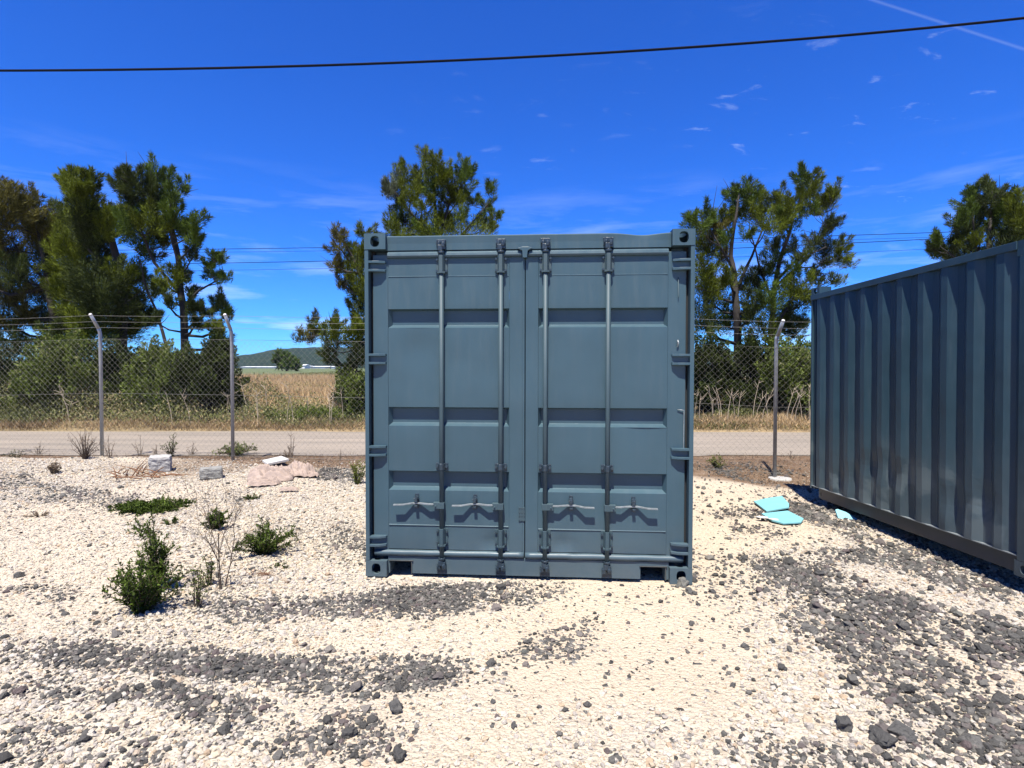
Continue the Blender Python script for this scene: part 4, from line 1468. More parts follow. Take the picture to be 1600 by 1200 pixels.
tree('broad many limbed olive tree between the two containers', 17.4,
     [[(1150, 640, .14), (1152, 560, .13), (1152, 490, .12), (1148, 440, .10), (1142, 400, .07), (1148, 345, .045), (1155, 300, .02)], [(1152, 450, .06), (1175, 400, .04), (1195, 350, .02)], [(1150, 430, .05), (1125, 385, .03), (1105, 350, .012)],
      [(1205, 640, .11), (1206, 540, .10), (1208, 460, .08), (1216, 410, .065), (1232, 365, .05), (1248, 320, .03), (1258, 280, .015)], [(1212, 440, .05), (1240, 410, .035), (1290, 385, .015)], [(1207, 470, .04), (1185, 410, .03), (1170, 360, .015)],
      [(1210, 450, .04), (1262, 400, .03), (1285, 350, .012)], [(1206, 520, .05), (1235, 470, .03), (1270, 425, .015)]],
     [(1078, 340, 12, 8, 2), (1092, 348, 14, 12, 2), (1112, 332, 10, 16, 2), (1110, 360, 18, 18, 1), (1130, 345, 14, 18, 0), (1148, 300, 9, 16, 2), (1160, 292, 12, 14, 2), (1172, 300, 9, 14, 2), (1150, 322, 14, 10, 2), (1172, 325, 18, 16, 0), (1192, 320, 14, 16, 0),
      (1214, 305, 9, 14, 0), (1218, 325, 18, 14, 0), (1236, 318, 12, 14, 0), (1200, 345, 22, 12, 0), (1225, 345, 18, 14, 2), (1255, 276, 12, 14, 2), (1268, 282, 12, 14, 0), (1260, 300, 16, 14, 0), (1274, 312, 12, 12, 0), (1268, 330, 12, 8, 2),
      (1302, 300, 12, 12, 0), (1295, 315, 14, 8, 0), (1285, 325, 14, 7, 0), (1300, 345, 10, 8, 3), (1285, 355, 16, 9, 3), (1270, 372, 14, 8, 3), (1290, 385, 20, 12, 3), (1315, 380, 12, 10, 0), (1300, 402, 18, 8, 0), (1328, 412, 8, 4, 0), (1285, 405, 12, 8, 3),
      (1100, 385, 18, 18, 0), (1125, 390, 14, 16, 1), (1098, 420, 20, 18, 0), (1105, 445, 24, 16, 0), (1135, 375, 10, 10, 2), (1140, 435, 18, 10, 0), (1155, 445, 14, 9, 0), (1112, 470, 24, 16, 0), (1168, 365, 10, 10, 2), (1205, 385, 12, 10, 3), (1240, 380, 12, 10, 3),
      (1195, 420, 16, 12, 3), (1190, 445, 18, 14, 3), (1205, 465, 18, 12, 2), (1180, 475, 16, 16, 3), (1208, 410, 8, 14, 2), (1255, 395, 12, 8, 3), (1240, 425, 16, 12, 2), (1252, 448, 18, 14, 0), (1270, 460, 14, 12, 0), (1245, 475, 20, 12, 3), (1235, 500, 18, 12, 0),
      (1260, 500, 14, 8, 3), (1278, 425, 10, 8, 3), (1275, 435, 10, 10, 3), (1095, 500, 22, 16, 3), (1130, 500, 22, 14, 2), (1160, 490, 14, 14, 2), (1190, 505, 22, 14, 0), (1310, 436, 7, 6, 0), (1298, 436, 8, 3, 3), (1245, 520, 14, 8, 3), (1215, 500, 18, 12, 0)],
     [L_olive, L_brown, L_green, L_deep], dens=2500, depth=1.1, ln=0.16, wd=0.024, grow=1.36)
tree('dense dark green tree standing behind the right container', 20.5,
     [[(1545, 640, .16), (1545, 480, .13), (1545, 400, .10), (1548, 340, .05)], [(1545, 430, .06), (1522, 380, .04), (1520, 330, .02)], [(1545, 420, .05), (1490, 400, .03), (1470, 385, .015)], [(1548, 400, .05), (1590, 350, .03)]],
     [(1548, 286, 9, 14, 1), (1550, 302, 13, 16, 1), (1566, 304, 11, 18, 0), (1522, 300, 12, 12, 0), (1520, 318, 20, 14, 0), (1545, 325, 18, 16, 1), (1570, 330, 16, 20, 0), (1590, 312, 12, 16, 2), (1598, 340, 18, 24, 2), (1625, 340, 24, 40, 0),
      (1500, 336, 14, 10, 0), (1512, 345, 20, 12, 1), (1545, 350, 20, 10, 1), (1580, 362, 22, 14, 0), (1496, 362, 14, 10, 1), (1482, 375, 14, 10, 1), (1468, 372, 14, 10, 0), (1458, 385, 10, 10, 1), (1475, 392, 16, 10, 0), (1505, 378, 14, 10, 2), (1530, 372, 14, 10, 2),
      (1600, 385, 30, 20, 0), (1500, 398, 26, 10, 1), (1550, 385, 20, 8, 2), (1560, 420, 60, 30, 1), (1640, 400, 30, 40, 0)],
     [L_green, L_deep, L_olive], dens=3000, depth=1.0)
tree('small dark tree leaning left, alone out in the dry field', 105.0,
     [[(449, 582, .30), (446, 572, .2), (440, 562, .1)]],
     [(438, 556, 6, 4), (444, 560, 8, 5), (452, 565, 8, 5), (442, 567, 9, 6), (455, 571, 9, 5), (434, 563, 5, 4), (462, 574, 5, 3)],
     [L_green], dens=60, depth=1.0, ln=0.9, wd=0.5, group=None, name='field_tree')


def bush(label, px, py_base, py_top, rx_px, Y, mat, dens=2300, ln=0.085, wd=0.05, nclump=16, group='bushes along the far side of the road', name='bush', seed=0, dep=0.8):
    r_ = np.random.default_rng(seed + int(px))
    s = Y / F_PX
    b0 = P(px, py_base, Y)
    z0 = gz(b0.x, Y)
    top = P(px, py_top, Y).z
    root = empty(name, (b0.x, Y, z0))
    tag(root, label, 'bush', group)
    hh = top - z0
    rr = rx_px * s
    parts = []
    st = MB()
    for k in range(nclump):
        an = r_.uniform(0, math.pi * 2)
        q = math.sqrt(r_.random()) * 0.78
        cx, cy = math.cos(an) * q * rr, math.sin(an) * q * dep
        zc_ = hh * (0.16 + 0.66 * r_.random() * math.sqrt(max(0.05, 1 - q * q * 0.9)))
        rad = (rr * 0.30 * r_.uniform(0.7, 1.2), dep * 0.4, hh * 0.19 * r_.uniform(0.7, 1.25))
        parts.append(clump((cx, cy, zc_), rad, dens * 1.15, ln * 0.85, wd * 0.8, stretch=1.5, lobes=11))
        st.tube([(cx * 0.2, cy * 0.2, -0.05), (cx * 0.6, cy * 0.6, zc_ * 0.5), (cx, cy, zc_)], [0.03, 0.018, 0.006], 5, cap=False)
    st.build('stem', M_bark, root)
    cat_ = [np.concatenate([p[k] for p in parts]) for k in range(5)]
    cat_[0][:, 2] = np.maximum(cat_[0][:, 2], 0.02)
    V, Fc, T = dia_leaves(*cat_)
    mesh_np('foliage', V, Fc, mat, T, parent=root)
    return root


bush('sparse dark bush under the trees at the left edge', 10, 665, 525, 48, 16.8, L_deep, seed=1)
bush('bright green rounded bush left of the first cranked fence post', 95, 668, 505, 68, 16.2, L_bush, seed=2, nclump=26)
bush('dark shaded bush directly behind the first cranked fence post', 185, 665, 525, 52, 16.9, L_deep, seed=3, nclump=22)
bush('grey green bush between the two left fence posts', 250, 668, 520, 54, 16.0, L_bush, seed=4, nclump=24)
bush('large dark green bush behind the second cranked fence post', 325, 668, 515, 58, 15.9, L_deep, seed=5, nclump=28)
bush('bush with light leaf tips hugging the left edge of the centre container', 556, 668, 568, 34, 16.2, L_bush, seed=6, nclump=22)
bush('round dark bush beside the dry grass gap, low', 528, 640, 582, 14, 19.5, L_deep, seed=7, nclump=10)
bush('bush right beside the centre container, with shaded heart', 1105, 668, 500, 44, 16.2, L_deep, seed=8, nclump=22)
bush('dark wide bush between container and right fence post', 1165, 665, 505, 50, 16.6, L_deep, seed=9, nclump=24)
bush('green bush behind the right cranked fence post', 1225, 665, 505, 46, 16.0, L_bush, seed=10, nclump=24)
bush('yellow green bush beside the dark blue container', 1262, 668, 535, 36, 15.6, L_bush, seed=11, nclump=18)
bush('wide bush hidden mostly by the dark blue container', 1340, 668, 540, 50, 16.4, L_bush, seed=12, nclump=16)


bush('low dark scrubby bush in the gap right of the second fence post', 445, 668, 640, 42, 15.4, L_bush, seed=13, nclump=20, ln=0.06, wd=0.03)
bush('low weedy bush in the gap beside the centre container', 505, 668, 637, 40, 15.5, L_bush, seed=14, nclump=20, ln=0.06, wd=0.03)


# ground cover beyond the road: scrub, straw, dry grass
def cover(name, label, mat, region, count, ln, wd, up=1.0, hfun=None, tintf=None, quads=False):
    P_, n_ = region(count)
    z = hgt(P_[:, 0], P_[:, 1])
    hh = hfun(P_[:, 0], P_[:, 1]) if hfun else np.zeros(n_)
    pos = np.stack([P_[:, 0], P_[:, 1], z + hh * rng.random(n_) ** 0.7], 1)
    d_ = rng.normal(size=(n_, 3)) * 0.55
    d_[:, 2] = np.abs(d_[:, 2]) * 0.6 + up
    L = ln * (0.5 + rng.random(n_))
    Wd = wd * (0.6 + 0.8 * rng.random(n_))
    T = np.clip((tintf(P_[:, 0], P_[:, 1]) if tintf else 0.5) + rng.normal(size=n_) * 0.22, 0, 1)
    V, Fc, T = (dia_leaves if quads else tri_leaves)(pos, d_, L, Wd, T)
    o = mesh_np(name, V, Fc, mat, T)
    tag(o, label, kind='stuff')
    return o


def region_rect(x0, x1, y0, y1, keep=None):
    def f(c):
        p = np.stack([rng.uniform(x0, x1, c), y0 + (y1 - y0) * rng.random(c) ** 1.2], 1)
        if keep is not None:
            p = p[rng.random(c) < keep(p[:, 0], p[:, 1])]
        return p, len(p)
    return f


def scrub_h(x, y):
    left = smooth(5.5, 7.5, -x)
    h = (0.28 + 0.62 * left) * (0.35 + 0.65 * smooth(14.6, 16.2, y)) * (1 + 0.45 * vnoise(x, y, 0.9, 61) + 0.25 * vnoise(x, y, 2.5, 62))
    gap = smooth(-9.0, -8.2, x) * (1 - smooth(-5.2, -4.6, x))
    return h * (1 + 0.25 * gap)


cover('scrub', 'olive scrub and weeds along the far edge of the road', L_scrub,
      region_rect(-19, 13, 14.6, 18.0, lambda x, y: 0.55 + 0.45 * vnoise(x, y, 0.6, 63)), 260000, 0.062, 0.022, 0.6, scrub_h,
      lambda x, y: 0.48 + 0.3 * vnoise(x, y, 0.7, 64) + 0.15 * smooth(7.5, 8, x), quads=True)
cover('straw_fringe', 'brown dry grass fringe at the road edge', L_straw,
      region_rect(-19, 13, 14.28, 15.3, lambda x, y: 0.6 + 0.5 * vnoise(x, y, 0.9, 65)), 60000, 0.15, 0.012, 0.7,
      lambda x, y: 0.16 + 0.10 * vnoise(x, y, 1.3, 66) + 0.10 * smooth(2, 5, x), lambda x, y: 0.32 + 0.25 * vnoise(x, y, 0.8, 67) + 0.25 * smooth(2, 5, x))
cover('dry_grass', 'pale dry standing grass in the field behind the road', L_straw,
      region_rect(-30, 14, 16.5, 62, lambda x, y: 0.5 + 0.6 * vnoise(x, y, 0.12, 68)), 150000, 0.50, 0.028, 1.3, None,
      lambda x, y: 0.72 + 0.2 * vnoise(x, y, 0.3, 69))
cover('field_weeds', 'green weeds among the dry grass of the field', L_scrub,
      region_rect(-30, 14, 16.5, 100, lambda x, y: smooth(-0.1, 0.5, vnoise(x, y, 0.22, 70)) * 0.9 + 0.05 + 0.5 * smooth(50, 70, y)), 70000, 0.20, 0.045, 0.8,
      lambda x, y: 0.16 + 0 * x, lambda x, y: 0.42 + 0 * x, quads=True)
cover('verge_litter', 'dead grass and twigs on the soil by the fence', L_drygrey,
      region_rect(-12, 6, 8.3, 10.4, lambda x, y: earthiness(x, y) * (0.35 + 0.5 * smooth(0.0, 0.6, vnoise(x, y, 1.1, 71)))), 22000, 0.07, 0.007, 0.12)

# tall pale stalks on the right side of the scrub
st = MB()
for k in range(46):
    x, y = (rng.uniform(4.6, 8.5), rng.uniform(14.6, 15.6)) if k < 26 else (rng.uniform(-13, -4.6), rng.uniform(14.5, 15.8))
    z = gz(x, y)
    h_ = rng.uniform(0.6, 1.25)
    lean = Vector((rng.uniform(-.25, .25), rng.uniform(-.2, .1), 0))
    q0 = Vector((x, y, z))
    q1 = q0 + Vector((0, 0, h_ * .5)) + lean * 0.3
    q2 = q0 + Vector((0, 0, h_)) + lean
    st.tube([q0, q1, q2], [0.010, 0.008, 0.004], 4, cap=False)
    for _ in range(4):
        f_ = rng.uniform(0.4, 0.95)
        b0_ = q1.lerp(q2, f_)
        st.tube([b0_, b0_ + Vector((rng.uniform(-.2, .2), rng.uniform(-.1, .1), rng.uniform(.05, .22)))], [0.006, 0.003], 4, cap=False)
o = st.build('dead_stalks', simple_mat('pale_stalk', (0.50, 0.41, 0.29), 0.9))
tag(o, 'pale dead branched stalks standing in the scrub', kind='stuff')


# ------------------------------------------------------------------ weeds on the yard
def weed(name, label, base, h, spread, nst, mat, leaf=0.022, leafn=26, lean=(0, 0), stem=None, bare=0.0, drop=0.0, sr=0.004, branch=3, cat='weed', group=None, tipd=1.0):
    b0 = G(*base)
    root = empty(name, b0)
    tag(root, label, cat, group)
    sb = MB()
    PP, DD, TT = [], [], []
    for k in range(nst):
        an = rng.uniform(0, 2 * math.pi)
        q = rng.random() ** 0.6
        hh = h * rng.uniform(0.45, 1.0) * (1 - 0.35 * q)
        if k == 0:
            q, hh = 0.1, h
        d = Vector((math.cos(an) * spread * q + lean[0] * hh, math.sin(an) * spread * q * 0.8 + lean[1] * hh, 0))
        p0 = Vector((math.cos(an) * 0.02, math.sin(an) * 0.02, -0.01))
        p1 = p0 + d * 0.35 + Vector((0, 0, hh * 0.55))
        p2 = p0 + d * 0.8 + Vector((0, 0, hh * (0.95 - drop * 0.4)))
        p3 = p0 + d * (1.0 + drop * 0.2) + Vector((0, 0, hh * (1.0 - drop)))
        sb.tube([p0, p1, p2, p3], [sr, sr * 0.8, sr * 0.5, sr * 0.25], 5, cap=False)
        segs = [(p0, p1), (p1, p2), (p2, p3)]
        for j in range(branch):
            a_, c_ = segs[rng.integers(0, 3)]
            s0 = a_.lerp(c_, rng.random())
            e0 = s0 + Vector((rng.normal() * 0.5, rng.normal() * 0.4, rng.random() * 0.8 + 0.25)).normalized() * h * rng.uniform(0.12, 0.32)
            sb.tube([s0, e0], [sr * 0.45, sr * 0.2], 4, cap=False)
            segs.append((s0, e0))
        for (a_, c_) in segs:
            if rng.random() < bare:
                continue
            Ls = (c_ - a_).length
            m_ = max(2, int(1.6 * leafn * Ls / max(h, 0.05)))
            for _ in range(m_):
                f_ = rng.random()
                pp = a_.lerp(c_, f_)
                PP.append(tuple(pp))
                dd = (c_ - a_).normalized() * 0.6 + Vector(rng.normal(size=3)) * 0.7
                DD.append((dd.x, dd.y, dd.z + 0.25 * tipd))
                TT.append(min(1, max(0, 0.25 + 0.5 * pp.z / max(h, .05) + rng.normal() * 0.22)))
    sb.build('stem', stem or M_stem, root)
    if PP:
        n_ = len(PP)
        V, Fc, T = dia_leaves(np.array(PP), np.array(DD), leaf * 0.8 * (0.6 + 0.9 * rng.random(n_)), leaf * 0.30 * (0.6 + 0.8 * rng.random(n_)), np.array(TT))
        mesh_np('leaves', V, Fc, mat, T, parent=root)
    return root


r0 = weed('green_weed', 'largest bushy green weed in the left foreground with one tall spire', (222, 958), 0.36, 0.22, 40, L_weed, 0.032, 55, sr=0.004)
weed('green_weed', 'thin dark green spire growing up from behind the largest weed', (243, 925), 0.58, 0.10, 16, L_weed, 0.030, 80, lean=(-0.10, 0), branch=5)
weed('green_weed', 'bushy green weed halfway between the sacks and the bare sapling', (415, 866), 0.26, 0.27, 38, L_weed, 0.032, 42)
weed('green_weed', 'low spreading green mat in front of the concrete blocks', (240, 797), 0.10, 0.44, 70, L_weed, 0.035, 40, sr=0.004)
weed('green_weed', 'tiny green sprout just below the low green mat', (268, 820), 0.07, 0.08, 10, L_weed, 0.025, 18)
weed('green_weed', 'small green tuft just left of the grey sacks', (393, 781), 0.07, 0.09, 12, L_weed, 0.026, 20)
weed('green_weed', 'small flat green sprout right of the bare sapling', (435, 888), 0.035, 0.07, 10, L_weed, 0.02, 14)
weed('green_weed', 'upright yellow green weed beside the left edge of the centre container', (559, 757), 0.34, 0.08, 16, L_weedpale, 0.032, 36)
weed('green_weed', 'leafy green weed behind the bare sapling, at its mid height', (335, 828), 0.20, 0.12, 20, L_weed, 0.03, 60)
weed('drooping_weed', 'wilting weed with curled head left of the bare sapling', (327, 918), 0.27, 0.09, 7, L_weed, 0.024, 34, lean=(-0.15, 0), drop=0.3)
weed('green_weed', 'small spiky weed in front of the wilting one', (308, 950), 0.22, 0.07, 9, L_weed, 0.022, 20, bare=0.35)
def sapling(label, base, h):
    b0 = G(*base)
    root = empty('bare_sapling', b0)
    tag(root, label, 'sapling')
    r_ = random.Random(5)
    tw = MB()

    def grow(p, d, L, r, lev):
        q1 = p + d * L * 0.5 + Vector((r_.gauss(0, .01), r_.gauss(0, .01), 0))
        q2 = q1 + (d + Vector((r_.gauss(0, .10), r_.gauss(0, .08), 0.06))).normalized() * L * 0.5
        tw.tube([p, q1, q2], [r, r * 0.8, r * 0.55], 5, cap=False)
        if lev == 0:
            return
        for k in range(3 if lev > 1 else 2):
            a_ = r_.uniform(0, 6.28)
            nd_ = (d + Vector((math.cos(a_) * 0.62, math.sin(a_) * 0.45, 0.12))).normalized()
            st_ = p.lerp(q1, r_.uniform(.5, 1)) if k == 0 else q1.lerp(q2, r_.uniform(.2, 1))
            grow(st_, nd_, L * r_.uniform(0.55, 0.85), r * 0.55, lev - 1)
    grow(Vector((0, 0, -0.01)), Vector((0.02, 0, 1)).normalized(), h * 0.56, 0.0058, 4)
    grow(Vector((0.015, 0.01, -0.01)), Vector((0.16, 0.05, 1)).normalized(), h * 0.50, 0.0045, 4)
    grow(Vector((-0.01, 0.0, -0.01)), Vector((-0.12, 0.05, 1)).normalized(), h * 0.36, 0.0035, 3)
    tw.build('stem', M_stem, root)


sapling('leafless twiggy sapling standing in the gravel at left', (346, 922), 0.78)
weed('dry_weed', 'brown clipped shrub stub near the left edge of the gravel', (85, 741), 0.20, 0.09, 16, L_drygrey, 0.03, 40, stem=M_twig)
weed('dry_weed', 'flattened dry weed lying on the gravel at far left', (60, 808), 0.05, 0.14, 10, L_drygrey, 0.02, 16, stem=M_twig)
weed('twiggy_shrub', 'dense twiggy shrub at the foot of the first cranked fence post', (133, 718), 0.52, 0.26, 22, L_drygrey, 0.03, 10, stem=M_stem, sr=0.006, branch=4)
weed('green_shrub', 'little leafy shrub growing by the fence behind the pale stone block', (268, 714), 0.42, 0.17, 16, L_weed, 0.035, 16, stem=M_stem, sr=0.005)
weed('dry_weed', 'slender dry weed by the fence left of the pale stone block', (219, 713), 0.38, 0.10, 6, L_drygrey, 0.025, 10, stem=M_twig, branch=4)
weed('dry_weed', 'short dry stalk just right of the dry slender weed', (245, 712), 0.20, 0.09, 6, L_drygrey, 0.025, 10, stem=M_twig)
weed('green_shrub', 'sprawling half dead shrub heaped round the second cranked fence post', (368, 713), 0.30, 0.42, 46, L_bush, 0.045, 16, stem=M_twig, sr=0.006, drop=0.25)
weed('dry_weed', 'bare upright twig pair on the verge behind the grey sacks', (455, 716), 0.42, 0.05, 5, L_drygrey, 0.016, 6, stem=M_twig, sr=0.008, branch=6)
weed('dry_weed', 'short brown weed at the foot of the bare twig pair', (447, 715), 0.12, 0.10, 12, L_drygrey, 0.025, 20, stem=M_twig)
weed('dry_weed', 'single short twig on the verge near the centre container', (531, 720), 0.20, 0.04, 3, L_drygrey, 0.015, 4, stem=M_twig, sr=0.006)
weed('pale_weed', 'hazy pale weed at the far left of the gravel rim', (27, 716), 0.16, 0.24, 14, L_weed, 0.022, 14, stem=M_twig)
weed('green_shrub', 'small olive shrub on the verge right of the centre container', (1121, 733), 0.24, 0.14, 22, L_weedpale, 0.034, 18, stem=M_twig)
weed('dry_weed', 'tiny grey twig on the verge beside the dark container', (1237, 716), 0.14, 0.06, 6, L_drygrey, 0.018, 10, stem=M_stem)
weed('dry_weed', 'thin hazy dry weed on the far left verge beyond the gravel rim', (60, 712), 0.22, 0.2, 10, L_drygrey, 0.022, 10, stem=M_twig)
weed('dry_weed', 'dry weed between the first fence post and the slender dry weed', (172, 716), 0.40, 0.14, 9, L_drygrey, 0.02, 10, stem=M_twig, branch=4)
weed('dry_weed', 'dry weed on the verge just left of the second fence post', (300, 712), 0.24, 0.09, 8, L_drygrey, 0.022, 12, stem=M_twig)
# rusty dead branches beside the pale block
mb = MB()
c0 = G(215, 748)
for k in range(26):
    a_ = Vector((rng.uniform(-.45, .45), rng.uniform(-.18, .18), rng.uniform(0.0, 0.05)))
    d_ = Vector((rng.normal() * 0.25, rng.normal() * 0.06, abs(rng.normal()) * 0.06))
    if k < 4: d_ = Vector((rng.uniform(0.0, .3), 0.02, rng.uniform(.1, .3)))
    mb.tube([a_, a_ + d_ * .5 + Vector((0, 0, .02)), a_ + d_], [0.009, 0.007, 0.003], 5, cap=False)
o = mb.build('dead_branches', M_rust)
o.location = c0
tag(o, 'heap of rust brown dead branches left of the pale stone block', 'branches')
mb = MB()
c0 = G(402, 899)
for k in range(60):
    a_ = Vector((rng.normal() * .06, rng.normal() * .03, rng.uniform(0.0, 0.012)))
    d_ = Vector((rng.normal() * 0.05, rng.normal() * 0.02, rng.random() * 0.02))
    mb.tube([a_, a_ + d_], [0.0018, 0.001], 3, cap=False)
o = mb.build('dead_grass_tuft', M_rust)
o.location = c0
tag(o, 'little rusty brown tuft of dead grass on the gravel right of the sapling', 'grass tuft')


# ------------------------------------------------------------------ rocks, blocks, sacks, boards
def rock_mesh(name, seed, sub=2, rough=0.35, flat=0.7):
    bm = bmesh.new()
    bmesh.ops.create_icosphere(bm, subdivisions=sub, radius=1.0)
    r_ = random.Random(seed)
    off = Vector((r_.uniform(-50, 50), r_.uniform(-50, 50), r_.uniform(-50, 50)))
    sx, sy, sz = r_.uniform(0.75, 1.2), r_.uniform(0.7, 1.05), flat * r_.uniform(0.8, 1.15)
    planes = [Vector((r_.gauss(0, 1), r_.gauss(0, 1), r_.gauss(0, 1))).normalized() for _ in range(9)]
    for v in bm.verts:
        p = v.co.copy()
        for pl in planes:                  # chisel facets
            d = p.dot(pl)
            if d > 0.70:
                p -= pl * (d - 0.70)
        p *= 1 + rough * mnoise.noise(p * 1.6 + off)
        v.co = Vector((p.x * sx, p.y * sy, p.z * sz))
    me = bpy.data.meshes.new(name)
    bm.to_mesh(me)
    bm.free()
    return me


M_pale_stone = stone_mat('limestone_chips', [(0.0, (0.307, 0.27, 0.234)), (0.2, (0.423, 0.38, 0.321)), (0.55, (0.482, 0.438, 0.372)), (0.8, (0.482, 0.409, 0.299)), (0.93, (0.38, 0.277, 0.182)), (1.0, (0.511, 0.482, 0.438))])
M_dark_stone = stone_mat('basalt_chips', [(0.0, (0.0476, 0.0457, 0.0419)), (0.35, (0.0838, 0.08, 0.0723)), (0.6, (0.133, 0.126, 0.112)), (0.8, (0.1, 0.078, 0.0743)), (0.92, (0.2, 0.181, 0.157)), (1.0, (0.0952, 0.0978, 0.0859))])
M_rock = stone_mat('basalt_rock', [(0.0, (0.055, 0.053, 0.050)), (1.0, (0.10, 0.097, 0.09))])
M_rockg = stone_mat('grey_rock', [(0.0, (0.117, 0.113, 0.0985)), (1.0, (0.175, 0.168, 0.146))])

ROCKS = [((1067, 914), 0.075, 'pale grey rock leaning on the bottom right corner of the centre container', M_rockg),
         ((1078, 926), 0.045, 'small dark rock just in front of the pale rock at the container corner', M_rock),
         ((1207, 1003), 0.035, 'round dark rock alone on beige gravel, highest of the loose ones', M_rock),
         ((1223, 1046), 0.045, 'round dark rock alone on beige gravel below the similar smaller one', M_rock),
         ((1146, 1072), 0.030, 'dark stone with white chips around it, in beige gravel below the right corner', M_rock),
         ((1320, 1135), 0.075, 'big black rock at the left edge of the dark stone spread', M_rock),
         ((1380, 1160), 0.085, 'biggest black rock at the bottom of the dark stone spread', M_rock),
         ((1410, 1150), 0.075, 'angular black rock right of the biggest black rock', M_rock),
         ((1374, 1010), 0.050, 'grey rock sitting in the middle of the dark stone spread', M_rockg),
         ((1456, 923), 0.055, 'brown grey rock near the foot of the dark blue container', M_rock),
         ((1280, 898), 0.065, 'dark rock on the upper edge of the dark stone spread', M_rock),
         ((804, 1137), 0.032, 'lone purplish black stone in pale gravel at the bottom centre', M_rock),
         ((770, 1098), 0.022, 'pair forming dark pebble, alone in pale gravel above the lone black stone', M_rock),
         ((620, 1112), 0.070, 'lumpy black rock cluster piece in the left centre foreground', M_rock),
         ((545, 1150), 0.060, 'rounded black rock in the dark group of the left foreground', M_rock),
         ((625, 1185), 0.060, 'rounded black rock at the very bottom of the left centre foreground', M_rock),
         ((955, 1036), 0.022, 'small black pebble pair on pale gravel below the container doors', M_rock)]
for k, (pxy, r, lab, mt) in enumerate(ROCKS):
    g = G(*pxy)
    me = rock_mesh('rock', 100 + k, 3, 0.55, 0.8)
    o = link('rock', me, None, [mt])
    r *= 0.62
    o.location = g + Vector((0, 0, r * 0.35))
    o.scale = (r, r, r)
    o.rotation_euler = (0, 0, rng.uniform(0, 6))
    tag(o, lab, 'rock', 'loose rocks on the gravel')


def worn_block(name, label, pxy, sx, sy, sz, rz, mat, seed, tilt=0.0, rough=0.012):
    bm = bmesh.new()
    bmesh.ops.create_cube(bm, size=1.0)
    bmesh.ops.subdivide_edges(bm, edges=bm.edges, cuts=6, use_grid_fill=True)
    for v in bm.verts:
        p = v.co.copy()
        r = max(abs(p.x), abs(p.y), abs(p.z))
        q = Vector((p.x * sx, p.y * sy, p.z * sz))
        e = sum(1 for c in (p.x, p.y, p.z) if abs(c) > 0.45)
        q += q.normalized() * (-0.010 * (e - 1)) + Vector(tuple(rough * mnoise.noise(p * 5 + Vector((seed, k_, 0))) for k_ in range(3)))
        v.co = q
    me = bpy.data.meshes.new(name)
    bm.to_mesh(me)
    bm.free()
    o = link(name, me, None, [mat])
    o.location = G(*pxy) + Vector((0, 0, sz / 2 - 0.01))
    o.rotation_euler = (tilt, 0, rz)
    tag(o, label, 'concrete block', 'blocks lying by the fence')
    return o


worn_block('concrete_block', 'grey rectangular concrete block lying left of the sacks', (330, 748), 0.29, 0.19, 0.17, 0.50, M_concrete, 3)
worn_block('stone_block', 'whitish rounded stone block close to the fence', (251, 737), 0.29, 0.22, 0.25, 0.45, M_limestone, 8, 0.08, 0.015)


def sack(label, pxy, rx, ry, h, rz, mat, seed, name='sack', folds=1.0):
    NN = 56
    vs, fs = [], []
    g = G(*pxy)
    for i in range(NN + 1):
        for j in range(NN + 1):
            u, v = i / NN * 2 - 1, j / NN * 2 - 1
            # square to disc
            x = u * math.sqrt(1 - v * v / 2)
            y = v * math.sqrt(1 - u * u / 2)
            r = math.hypot(x, y)
            k = 1 + 0.22 * mnoise.noise((x * 1.5 + seed, y * 1.5, 0))
            hh = max(0, 1 - r ** 2.6) ** 0.55
            fold = 0
            for q, am in ((1.3, 0.50), (2.9, 0.42), (6.5, 0.12)):
                n_ = mnoise.noise((x * q * 0.8 + seed * 3, y * q * 1.8 + x * q * 0.7, seed))
                fold += am * (1 - 2 * abs(n_) * 1.7)
            z = h * hh * (0.78 + folds * fold * 0.85)
            vs.append((x * rx * k, y * ry * k, 0.022 + max(z, 0.004) * (1 + 0.5 * min(0, y)) + (0.03 * mnoise.noise((x * 3 + seed, y * 3, 2)) if r > 0.8 else 0)))
    m_ = NN + 1
    for i in range(NN):
        for j in range(NN):
            fs.append((i * m_ + j, (i + 1) * m_ + j, (i + 1) * m_ + j + 1, i * m_ + j + 1))
    o = MB().add(vs, fs, True).build(name, mat, None, fix=False)
    o.location = g
    o.rotation_euler = (0, 0, rz)
    tag(o, label, 'sack', 'crumpled sacks on the gravel')
    return o


sack('large crumpled pinkish sack, front left of the pile', (422, 752), 0.33, 0.21, 0.15, 0.15, M_sack, 1.3)
sack('crumpled pinkish sack lying behind and right of the large one', (466, 744), 0.27, 0.16, 0.145, -0.35, M_sack, 5.1)
sack('flat grey scrap of sacking in front of the crumpled sacks', (452, 769), 0.13, 0.05, 0.035, 0.1, M_sack, 9.2)
sack('low flattened sack end spilling to the right of the pile', (480, 746), 0.17, 0.08, 0.06, -0.1, M_sack, 12.4)
sack('half empty sack folded under the front edge of the large one', (412, 760), 0.22, 0.10, 0.08, 0.35, M_sack, 17.7)


